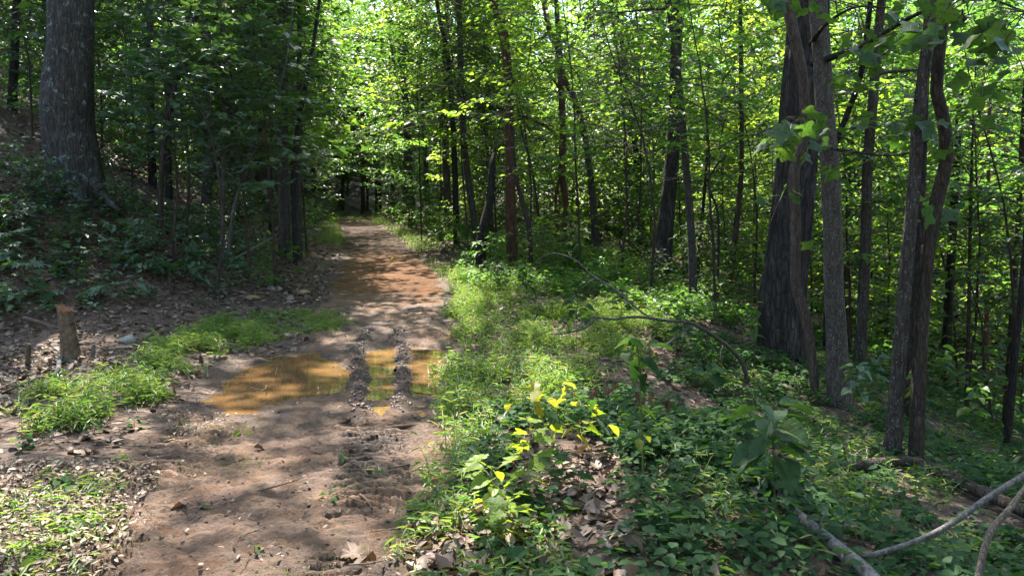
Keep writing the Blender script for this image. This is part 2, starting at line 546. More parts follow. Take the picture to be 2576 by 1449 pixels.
M = {}
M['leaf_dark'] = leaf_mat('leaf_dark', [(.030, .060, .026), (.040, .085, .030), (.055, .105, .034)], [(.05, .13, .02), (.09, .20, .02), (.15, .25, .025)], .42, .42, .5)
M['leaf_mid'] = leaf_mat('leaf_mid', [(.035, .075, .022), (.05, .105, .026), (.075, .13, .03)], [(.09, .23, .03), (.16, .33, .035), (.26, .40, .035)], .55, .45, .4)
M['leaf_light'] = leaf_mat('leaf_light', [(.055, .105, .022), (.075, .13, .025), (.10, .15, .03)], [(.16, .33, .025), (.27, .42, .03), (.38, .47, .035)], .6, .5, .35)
M['leaf_bluish'] = leaf_mat('leaf_bluish', [(.050, .090, .054), (.065, .115, .066), (.08, .13, .068)], [(.06, .15, .03), (.09, .2, .03), (.15, .26, .03)], .35, .38, .6)  # blue of sky light on shaded leaves mixed into the leaf colour
M['leaf_cover'] = leaf_mat('leaf_cover', [(.020, .048, .020), (.030, .070, .026), (.06, .105, .035)], [(.04, .12, .015), (.07, .17, .018), (.16, .26, .025)], .38, .6, .12)
M['leaf_tulip'] = leaf_mat('leaf_tulip', [(.028, .06, .024), (.036, .075, .026), (.05, .095, .028)], [(.05, .13, .015), (.08, .18, .02), (.12, .22, .02)], .42, .5, .3)
M['leaf_yellow'] = leaf_mat('leaf_yellow', [(.15, .18, .03), (.24, .23, .03), (.28, .20, .03)], [(.33, .38, .03), (.42, .38, .03), (.42, .26, .03)], .45, .5, .3)
M['leaf_lime'] = leaf_mat('leaf_lime', [(.08, .15, .02), (.12, .19, .025), (.15, .2, .03)], [(.25, .4, .02), (.36, .48, .02), (.42, .48, .03)], .5, .5, .3)
M['grass'] = leaf_mat('grass', [(.04, .095, .025), (.06, .13, .028), (.09, .155, .035), (.2, .18, .07)], [(.10, .24, .02), (.16, .31, .025), (.25, .36, .03), (.35, .33, .1)], .42, .45, .4, False)
M['litter'] = leaf_mat('litter', [(.055, .033, .022), (.11, .068, .045), (.17, .11, .075), (.24, .17, .13)], [(.08, .04, .02), (.12, .07, .03), (.16, .1, .05), (.2, .14, .08)], .12, .6, .35, False)
M['litter_pale'] = leaf_mat('litter_pale', [(.07, .045, .03), (.13, .09, .06), (.20, .15, .10), (.28, .22, .15)], [(.15, .1, .05), (.2, .14, .08), (.25, .2, .1), (.3, .25, .15)], .15, .6, .35, False)
M['leaf_dead'] = leaf_mat('leaf_dead', [(.05, .028, .016), (.085, .05, .03), (.13, .085, .055)], [(.08, .04, .02), (.12, .06, .03), (.15, .09, .04)], .15, .6, .3)
M['bark_grey'] = bark_mat('bark_grey', (.03, .024, .019), (.065, .053, .043), (.12, .10, .085), 10, .7, spots=(.2, .195, .18))
M['bark_speckle'] = bark_mat('bark_speckle', (.045, .036, .028), (.085, .07, .056), (.14, .12, .10), 13, .5, spots=(.21, .2, .18))
M['bark_warm'] = bark_mat('bark_warm', (.04, .027, .02), (.088, .064, .047), (.14, .105, .08), 12, .6)
M['bark_brown'] = bark_mat('bark_brown', (.022, .016, .012), (.058, .043, .032), (.11, .085, .065), 11, .8)
M['bark_dark'] = bark_mat('bark_dark', (.012, .010, .009), (.032, .026, .022), (.07, .058, .05), 9, 1.0)
M['bark_red'] = bark_mat('bark_red', (.035, .018, .012), (.10, .05, .032), (.16, .09, .06), 10, .7)
M['bark_lichen'] = bark_mat('bark_lichen', (.02, .018, .015), (.065, .056, .046), (.125, .11, .095), 8, 1.0, lichen=(.17, .21, .19), lich_amt=.57)
M['bark_young'] = bark_mat('bark_young', (.045, .038, .03), (.085, .075, .06), (.13, .12, .10), 14, .35, lichen=(.15, .17, .14), lich_amt=.6)
M['bark_oak'] = bark_mat('bark_oak', (.009, .008, .007), (.04, .033, .028), (.115, .10, .09), 6, 1.0, lichen=(.11, .115, .105), lich_amt=.68)
M['dead_wood'] = bark_mat('dead_wood', (.08, .06, .045), (.16, .125, .095), (.25, .21, .17), 16, .5)
M['grey_branch'] = bark_mat('grey_branch', (.07, .066, .058), (.14, .13, .115), (.22, .21, .19), 18, .4, lichen=(.2, .22, .19), lich_amt=.62)
M['stem_green'] = rgb_noise_mat('stem_green', [(.3, (.05, .08, .02)), (.7, (.11, .12, .04))], 20, .6, .1)
M['stem_brown'] = rgb_noise_mat('stem_brown', [(.3, (.05, .03, .02)), (.7, (.11, .075, .05))], 20, .8, .2)
M['stem_pale'] = rgb_noise_mat('stem_pale', [(.3, (.2, .16, .08)), (.7, (.32, .27, .16))], 20, .6, .1)
M['stump'] = rgb_noise_mat('stump', [(.3, (.05, .032, .02)), (.5, (.125, .082, .05)), (.7, (.21, .15, .095))], 22, .9, 1.0, .03)
M['stump_core'] = rgb_noise_mat('stump_core', [(.3, (.12, .05, .025)), (.6, (.3, .15, .07)), (.8, (.42, .26, .14))], 30, .9, 1, .02)
M['stone'] = rgb_noise_mat('stone', [(.3, (.14, .125, .10)), (.7, (.28, .26, .22))], 9, .85, .6)
M['stone_clay'] = rgb_noise_mat('stone_clay', [(.3, (.15, .09, .045)), (.7, (.27, .17, .09))], 9, .85, .6)
M['red_tape'] = rgb_noise_mat('red_tape', [(.3, (.6, .05, .06)), (.7, (.7, .08, .09))], 5, .5, .1)
M['clay'] = rgb_noise_mat('clay', [(.3, (.09, .035, .018)), (.6, (.17, .06, .03)), (.8, (.24, .09, .04))], 6, .9, .8, .05)


def make_mud():
    m, t, b = new_mat('mud')
    tc = nd(t, 'ShaderNodeTexCoord')
    n1 = nd(t, 'ShaderNodeTexNoise'); n1.inputs['Scale'].default_value = 1.3; n1.inputs['Detail'].default_value = 6
    n2 = nd(t, 'ShaderNodeTexNoise'); n2.inputs['Scale'].default_value = 28; n2.inputs['Detail'].default_value = 7; n2.inputs['Roughness'].default_value = .75
    n3 = nd(t, 'ShaderNodeTexNoise'); n3.inputs['Scale'].default_value = 4.2; n3.inputs['Detail'].default_value = 5
    for n in (n1, n2, n3): t.links.new(tc.outputs['Object'], n.inputs['Vector'])
    r = ramp(t, [(.32, (.055, .032, .02)), (.5, (.14, .079, .046)), (.68, (.195, .102, .05))])
    t.links.new(n1.outputs[0], r.inputs[0])
    # the clay further along the track is more orange
    sx = nd(t, 'ShaderNodeSeparateXYZ'); t.links.new(tc.outputs['Object'], sx.inputs[0])
    wob = nd(t, 'ShaderNodeMath', operation='MULTIPLY_ADD'); wob.inputs[1].default_value = 7.0
    t.links.new(n1.outputs[0], wob.inputs[0]); t.links.new(sx.outputs['Y'], wob.inputs[2])
    mr = nd(t, 'ShaderNodeMapRange'); mr.inputs['From Min'].default_value = 15.5; mr.inputs['From Max'].default_value = 18.5
    t.links.new(wob.outputs[0], mr.inputs[0])
    mx = nd(t, 'ShaderNodeMix', data_type='RGBA'); br_ = nd(t, 'ShaderNodeMapRange'); br_.inputs['From Min'].default_value = .36; br_.inputs['From Max'].default_value = .56; t.links.new(n3.outputs[0], br_.inputs[0])
    bm = nd(t, 'ShaderNodeMath', operation='MULTIPLY'); t.links.new(mr.outputs[0], bm.inputs[0]); t.links.new(br_.outputs[0], bm.inputs[1])
    fsel = nd(t, 'ShaderNodeMath', operation='MAXIMUM'); t.links.new(bm.outputs[0], fsel.inputs[0])
    t.links.new(fsel.outputs[0], mx.inputs[0]); t.links.new(r.outputs[0], mx.inputs[6])
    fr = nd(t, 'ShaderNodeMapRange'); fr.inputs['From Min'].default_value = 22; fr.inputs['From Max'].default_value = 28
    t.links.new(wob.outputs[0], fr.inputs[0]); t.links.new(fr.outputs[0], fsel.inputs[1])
    fm = nd(t, 'ShaderNodeMix', data_type='RGBA'); fm.inputs[6].default_value = (.125, .056, .024, 1); fm.inputs[7].default_value = (.028, .018, .012, 1)  # last stretch darkened in colour to stand for canopy shade
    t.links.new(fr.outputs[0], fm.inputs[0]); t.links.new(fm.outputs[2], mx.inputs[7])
    r2 = ramp(t, [(.32, (.3, .3, .3)), (.5, (.95, .95, .95)), (.7, (1.5, 1.42, 1.35))])  # mottled tone, with shade in the bump's pits put into the colour
    t.links.new(n2.outputs[0], r2.inputs[0])
    m2 = nd(t, 'ShaderNodeMix', data_type='RGBA', blend_type='MULTIPLY'); m2.inputs[0].default_value = 1
    t.links.new(mx.outputs[2], m2.inputs[6]); t.links.new(r2.outputs[0], m2.inputs[7])
    # wet orange film where fine silt has settled
    wr = nd(t, 'ShaderNodeMapRange'); wr.inputs['From Min'].default_value = .51; wr.inputs['From Max'].default_value = .6
    t.links.new(n3.outputs[0], wr.inputs[0])
    m3 = nd(t, 'ShaderNodeMix', data_type='RGBA'); m3.inputs[7].default_value = (.12, .062, .03, 1)
    hf = nd(t, 'ShaderNodeMath', operation='MULTIPLY'); hf.inputs[1].default_value = .6; t.links.new(wr.outputs[0], hf.inputs[0])
    t.links.new(hf.outputs[0], m3.inputs[0]); t.links.new(m2.outputs[2], m3.inputs[6])
    wa = nd(t, 'ShaderNodeAttribute', attribute_name='rnd')
    m4 = nd(t, 'ShaderNodeMix', data_type='RGBA', blend_type='MULTIPLY'); m4.inputs[7].default_value = (.42, .38, .36, 1)
    t.links.new(wa.outputs['Fac'], m4.inputs[0]); t.links.new(m3.outputs[2], m4.inputs[6])
    t.links.new(m4.outputs[2], b.inputs['Base Color'])
    wmax = nd(t, 'ShaderNodeMath', operation='MAXIMUM'); t.links.new(wr.outputs[0], wmax.inputs[0]); t.links.new(wa.outputs['Fac'], wmax.inputs[1])
    rr = nd(t, 'ShaderNodeMapRange'); rr.inputs['To Min'].default_value = .7; rr.inputs['To Max'].default_value = .33
    t.links.new(wmax.outputs[0], rr.inputs[0]); t.links.new(rr.outputs[0], b.inputs['Roughness'])
    sp_ = nd(t, 'ShaderNodeMapRange'); sp_.inputs['To Min'].default_value = .35; sp_.inputs['To Max'].default_value = .04
    t.links.new(mr.outputs[0], sp_.inputs[0]); t.links.new(sp_.outputs[0], b.inputs['Specular IOR Level'])
    bp = nd(t, 'ShaderNodeBump'); bp.inputs['Strength'].default_value = 1.0; bp.inputs['Distance'].default_value = .05
    t.links.new(n2.outputs[0], bp.inputs['Height']); t.links.new(bp.outputs[0], b.inputs['Normal'])
    return m


def make_floor():
    m, t, b = new_mat('forest_floor')
    tc = nd(t, 'ShaderNodeTexCoord')
    n1 = nd(t, 'ShaderNodeTexNoise'); n1.inputs['Scale'].default_value = .55; n1.inputs['Detail'].default_value = 5
    v = nd(t, 'ShaderNodeTexVoronoi'); v.inputs['Scale'].default_value = 13; v.inputs['Randomness'].default_value = 1
    n2 = nd(t, 'ShaderNodeTexNoise'); n2.inputs['Scale'].default_value = 30; n2.inputs['Detail'].default_value = 7
    for n in (n1, v, n2): t.links.new(tc.outputs['Object'], n.inputs['Vector'])
    r = ramp(t, [(0, (.03, .02, .014)), (.35, (.065, .042, .029)), (.7, (.105, .072, .05)), (1, (.16, .115, .085))])
    t.links.new(v.outputs['Color'], r.inputs[0])
    r1 = ramp(t, [(.35, (.62, .55, .5)), (.65, (1.1, 1, .95))])
    t.links.new(n1.outputs[0], r1.inputs[0])
    m1 = nd(t, 'ShaderNodeMix', data_type='RGBA', blend_type='MULTIPLY'); m1.inputs[0].default_value = 1
    t.links.new(r.outputs[0], m1.inputs[6]); t.links.new(r1.outputs[0], m1.inputs[7])
    t.links.new(m1.outputs[2], b.inputs['Base Color'])
    b.inputs['Roughness'].default_value = .8; b.inputs['Specular IOR Level'].default_value = .3
    ad = nd(t, 'ShaderNodeMath', operation='ADD'); t.links.new(v.outputs['Distance'], ad.inputs[0]); t.links.new(n2.outputs[0], ad.inputs[1])
    bp = nd(t, 'ShaderNodeBump'); bp.inputs['Strength'].default_value = 1; bp.inputs['Distance'].default_value = .05
    t.links.new(ad.outputs[0], bp.inputs['Height']); t.links.new(bp.outputs[0], b.inputs['Normal'])
    return m


def make_water():
    m, t, b = new_mat('muddy_water')
    tc = nd(t, 'ShaderNodeTexCoord')
    n1 = nd(t, 'ShaderNodeTexNoise'); n1.inputs['Scale'].default_value = 3.0; n1.inputs['Detail'].default_value = 3
    t.links.new(tc.outputs['Object'], n1.inputs['Vector'])
    r = ramp(t, [(.35, (.095, .06, .027)), (.65, (.165, .086, .034))])
    t.links.new(n1.outputs[0], r.inputs[0]); t.links.new(r.outputs[0], b.inputs['Base Color'])
    b.inputs['Roughness'].default_value = .03
    b.inputs['IOR'].default_value = 1.33
    n2 = nd(t, 'ShaderNodeTexNoise'); n2.inputs['Scale'].default_value = 7; n2.inputs['Detail'].default_value = 2
    t.links.new(tc.outputs['Object'], n2.inputs['Vector'])
    bp = nd(t, 'ShaderNodeBump'); bp.inputs['Strength'].default_value = .08; bp.inputs['Distance'].default_value = .01
    t.links.new(n2.outputs[0], bp.inputs['Height']); t.links.new(bp.outputs[0], b.inputs['Normal'])
    return m


M['mud_dark'] = rgb_noise_mat('mud_dark', [(.3, (.032, .02, .014)), (.7, (.085, .052, .037))], 25, .5, .6, .01, .45)
M['mud'] = make_mud(); M['floor'] = make_floor(); M['water'] = make_water()

# ------------------------------------------------------------------ the ground: one grid, split into dirt path and forest floor
def axis(fine0, fine1, step, lo, hi, growth):
    a = list(np.arange(fine0, fine1, step))
    s = step; v = a[-1]
    while v < hi: s *= growth; v += s; a.append(v)
    s = step; v = a[0]; left = []
    while v > lo: s *= growth; v -= s; left.append(v)
    return np.array(left[::-1] + a)


gx = axis(-3.5, 0.5, 0.0165, -220, 220, 1.045)
gy = axis(2.9, 9.6, 0.0165, -60, 330, 1.02)
GX, GY = np.meshgrid(gx, gy)
GZ = G(GX.ravel(), GY.ravel())
GV = np.column_stack([GX.ravel(), GY.ravel(), GZ])
nx, ny = len(gx), len(gy)
ii, jj = np.meshgrid(np.arange(nx - 1), np.arange(ny - 1))
q0 = (jj * nx + ii).ravel()
quads = np.stack([q0, q0 + 1, q0 + nx + 1, q0 + nx], -1)
cx_, cy_ = GV[quads, 0].mean(1), GV[quads, 1].mean(1)
onpath = (path_mask(cx_, cy_) > 0) & (cy_ < 75)


def sub_mesh(name, sel):
    u, inv = np.unique(quads[sel].ravel(), return_inverse=True)
    X, Y = GV[u, 0], GV[u, 1]
    w = np.zeros(len(u)); k = (Y < 13) & (Y > 0)
    for L in RIDGES: w[k] = np.maximum(w[k], np.exp(-(line_dist(X[k], Y[k], L) / .13) ** 2))
    for P in PUDDLES.values(): w[k] = np.maximum(w[k], .75 * np.exp(-(np.maximum(0, -poly_sd(X[k], Y[k], P)) / .10) ** 2))
    u_ = X - xrut(Y); w = np.maximum(w, .6 * np.exp(-(u_ / .2) ** 2) * sstep(11, 9, Y) * sstep(-.2, .25, fbm(X * 2 + 3, Y * 2, 3)))
    w = np.clip(w + .5 * fbm(X * 2.5, Y * 2.5, 3) * (w > .02), 0, 1)
    return mk_mesh(name, GV[u], inv.reshape(-1, 4), w, True)


obj('forest_floor', sub_mesh('forest_floor', ~onpath), M['floor'], kind='structure')
obj('dirt_path', sub_mesh('dirt_path', onpath), M['mud'], kind='structure')
for nm, P in PUDDLES.items():
    c = P.mean(0)
    E = c + (P - c) * (1 + 0.16 / np.maximum(0.2, np.linalg.norm(P - c, axis=1)))[:, None]
    n = len(E)
    V = np.vstack([np.column_stack([E, np.full(n, ZW)]), [c[0], c[1], ZW]])
    me = mk_mesh('puddle', V, [(i, (i + 1) % n, n) for i in range(n)])
    obj('puddle', me, M['water'], kind='structure')

# ------------------------------------------------------------------ where the sun gets through (decides where the canopy has its gaps)
LIT = [  # gaps as ellipses in view units: x, y, rx, ry
    (120, 1330, 330, 110), (190, 880, 130, 55), (820, 1430, 200, 40), (640, 1400, 90, 60), (300, 950, 420, 65), (540, 850, 140, 60), (590, 1050, 140, 35), (620, 960, 110, 28), (820, 920, 60, 22),
    (1085, 920, 60, 40), (960, 1030, 130, 25), (850, 1240, 90, 40), (1010, 1130, 60, 40), (1240, 1320, 190, 120), (1400, 1010, 110, 60), (1010, 765, 130, 24), (1000, 672, 80, 12),
    (1320, 670, 220, 60), (1700, 790, 240, 40), (1480, 1180, 130, 50), (2010, 985, 80, 30), (930, 610, 60, 10), (900, 535, 60, 8), (40, 1120, 70, 30), (2250, 1220, 90, 20),
    (960, 880, 80, 20), (1180, 770, 50, 50), (430, 1180, 60, 25)]


def lit_amount(G3):
    px, py = proj(G3)
    v = np.zeros(len(G3))
    for (x, y, rx, ry) in LIT:
        v = np.maximum(v, 1.25 - np.hypot((px - x) / rx, (py - y) / ry))
    return v


def sun_ground(P):
    Q = P.copy()
    for _ in range(4):
        h = H(Q[:, 0], Q[:, 1])
        Q = Q - SUN_DIR * ((Q[:, 2] - h) / SUN_DIR[2])[:, None]
    return Q


def gap_keep(P):
    Q = sun_ground(P)
    v = lit_amount(Q) + 0.6 * fbm(Q[:, 0] * 1.4, Q[:, 1] * 1.4, 3)
    return ~((v > 0.35) & (Q[:, 1] < 22))


def sun_keep(P):
    """which canopy points stay: none of those whose shadow would fall into a gap in front of the camera"""
    Q = sun_ground(P)
    v = lit_amount(Q) + 0.85 * fbm(Q[:, 0] * 1.6, Q[:, 1] * 1.6, 3)
    near = (Q[:, 1] > 1.5) & (Q[:, 1] < 16) & (Q[:, 0] < 6)
    # further off, leaves are dropped in patches to let more light in
    g = fbm(Q[:, 0] * 0.3 + 70, Q[:, 1] * 0.3, 3)
    openf = (g > np.where(Q[:, 0] > 0, -0.2, -0.22)) & (np.abs(Q[:, 0] - xc(Q[:, 1])) > 3.5)
    return ~((v > 0.3) | (~near & openf))


# ------------------------------------------------------------------ foliage generators
def twig_tube(mb, p0, p1, r0, r1, sag=0.0, k=4, n=4):
    t = np.linspace(0, 1, n)[:, None]
    P = p0 * (1 - t) + p1 * t
    P[:, 2] += sag * 4 * (t * (1 - t))[:, 0]
    mb.add(*tube(P, np.linspace(r0, r1, n), k, cap=False))


def layered_crown(seed, Ht, z0, R, nb, leaf, shape, twig_step=.2, leaf_step=.075, up=.25, droop=.25, twig_len=(.35, .75), keep=None, top=True):
    """flat sprays of leaves on spreading branches; returns branch builder and leaf builder, local coordinates"""
    r = np.random.default_rng(seed)
    br, lf = MB(), MB()
    LP, LD, LN = [], [], []
    for i in range(nb):
        u = (i + .5) / nb
        z = z0 + (Ht - z0) * u
        az = i * 2.399 + r.normal() * .35
        ln = R * (1 - .55 * u ** 1.5) * r.uniform(.65, 1.1)
        el = up * r.uniform(-.2, 2.2) + .4 * u
        d = np.array([math.cos(az) * math.cos(el), math.sin(az) * math.cos(el), math.sin(el)])
        n = max(5, int(ln / .25))
        t = np.linspace(0, 1, n)
        B = np.array([0, 0, z]) + d * (t * ln)[:, None]
        B[:, 2] -= droop * ln * t ** 2 * .5
        B[:, :2] += np.cumsum(r.normal(size=(n, 2)) * .03, 0)
        br.add(*tube(B, np.linspace(.007 + .004 * ln, .003, n), 4, cap=False))
        m = int(ln * .8 / twig_step) * 2
        for j in range(m):
            tt = .2 + .8 * (j + r.uniform()) / max(m, 1)
            p = np.array([np.interp(tt, t, B[:, c]) for c in range(3)])
            side = 1 if j % 2 else -1
            a2 = az + side * r.uniform(.5, 1.15)
            tl = r.uniform(*twig_len) * (1.15 - .5 * tt)
            e2 = r.normal() * .18 - .05
            d2 = np.array([math.cos(a2) * math.cos(e2), math.sin(a2) * math.cos(e2), math.sin(e2)])
            br.add(*tube(np.array([p, p + d2 * tl * .5, p + d2 * tl + [0, 0, -.05 * tl]]), [.005, .004, .002], 3, cap=False))
            k = max(2, int(tl / leaf_step))
            s = (np.arange(k) + r.uniform(0, .6, k)) / k
            q = p + d2 * (s * tl)[:, None] + r.normal(size=(k, 3)) * .025
            sd = np.where(np.arange(k) % 2, 1, -1)
            a3 = a2 + sd * r.uniform(.5, 1.1, k)
            dd = np.column_stack([np.cos(a3), np.sin(a3), r.normal(size=k) * .25 - .15])
            nn = np.column_stack([r.normal(size=k) * .33, r.normal(size=k) * .33, np.ones(k)])
            LP.append(q); LD.append(dd); LN.append(nn)
    P, D, N = np.concatenate(LP), np.concatenate(LD), np.concatenate(LN)
    gap = vnoise(P[:, 0] * .9 + seed, P[:, 2] * 1.1 + P[:, 1] * .9 + seed * 1.7) + .6 * vnoise(P[:, 0] * 2.1 + 7, P[:, 1] * 2.1 + P[:, 2] * 2.4)
    kk = gap < .2; P, D, N = P[kk], D[kk], N[kk]
    if keep is not None:
        kk = keep(P); P, D, N = P[kk], D[kk], N[kk]
    L = leaf * r.uniform(.55, 1.35, len(P)) * (1.05 + .7 * vnoise(P[:, 0] * .6 + 3, P[:, 2] * .6 + seed))
    lf.add(*leaves(P, D, N, L, L * .62 if shape is not MAPLE else L * .95, shape))
    return br, lf


def cloud_crown(seed, zc, R, hh, nclump, per, leaf, keep=None, shape=KITE, z_base=None):
    """tall tree crown: leaf clumps on limbs"""
    r = np.random.default_rng(seed)
    br, lf = MB(), MB()
    c = r.normal(size=(nclump, 3)); c = c / np.linalg.norm(c, axis=1)[:, None] * (r.uniform(.25, 1, nclump) ** .6)[:, None]
    c = c * [R, R, hh] + [0, 0, zc]
    zb = zc - hh * .9 if z_base is None else z_base
    ends = c if keep is None else c[keep(c)]
    for p in ends[::4] if len(ends) > 4 else c[:1]:
        twig_tube(br, np.array([0, 0, zb + (p[2] - zb) * .35]), p, .035, .01, .15, 5, 5)
    P = np.repeat(c, per, 0) + r.normal(size=(nclump * per, 3)) * [.6, .6, .28] * (R / 4)
    if keep is not None: P = P[keep(P)]
    n = len(P)
    if n < 4: P = c[:1] + r.normal(size=(6, 3)) * .3; n = 6
    D = np.column_stack([r.normal(size=n), r.normal(size=n), r.normal(size=n) * .4 - .2])
    N = np.column_stack([r.normal(size=n) * .45, r.normal(size=n) * .45, np.ones(n)])
    L = leaf * r.uniform(.7, 1.3, n)
    lf.add(*leaves(P, D, N, L, L * .7, shape))
    return br, lf


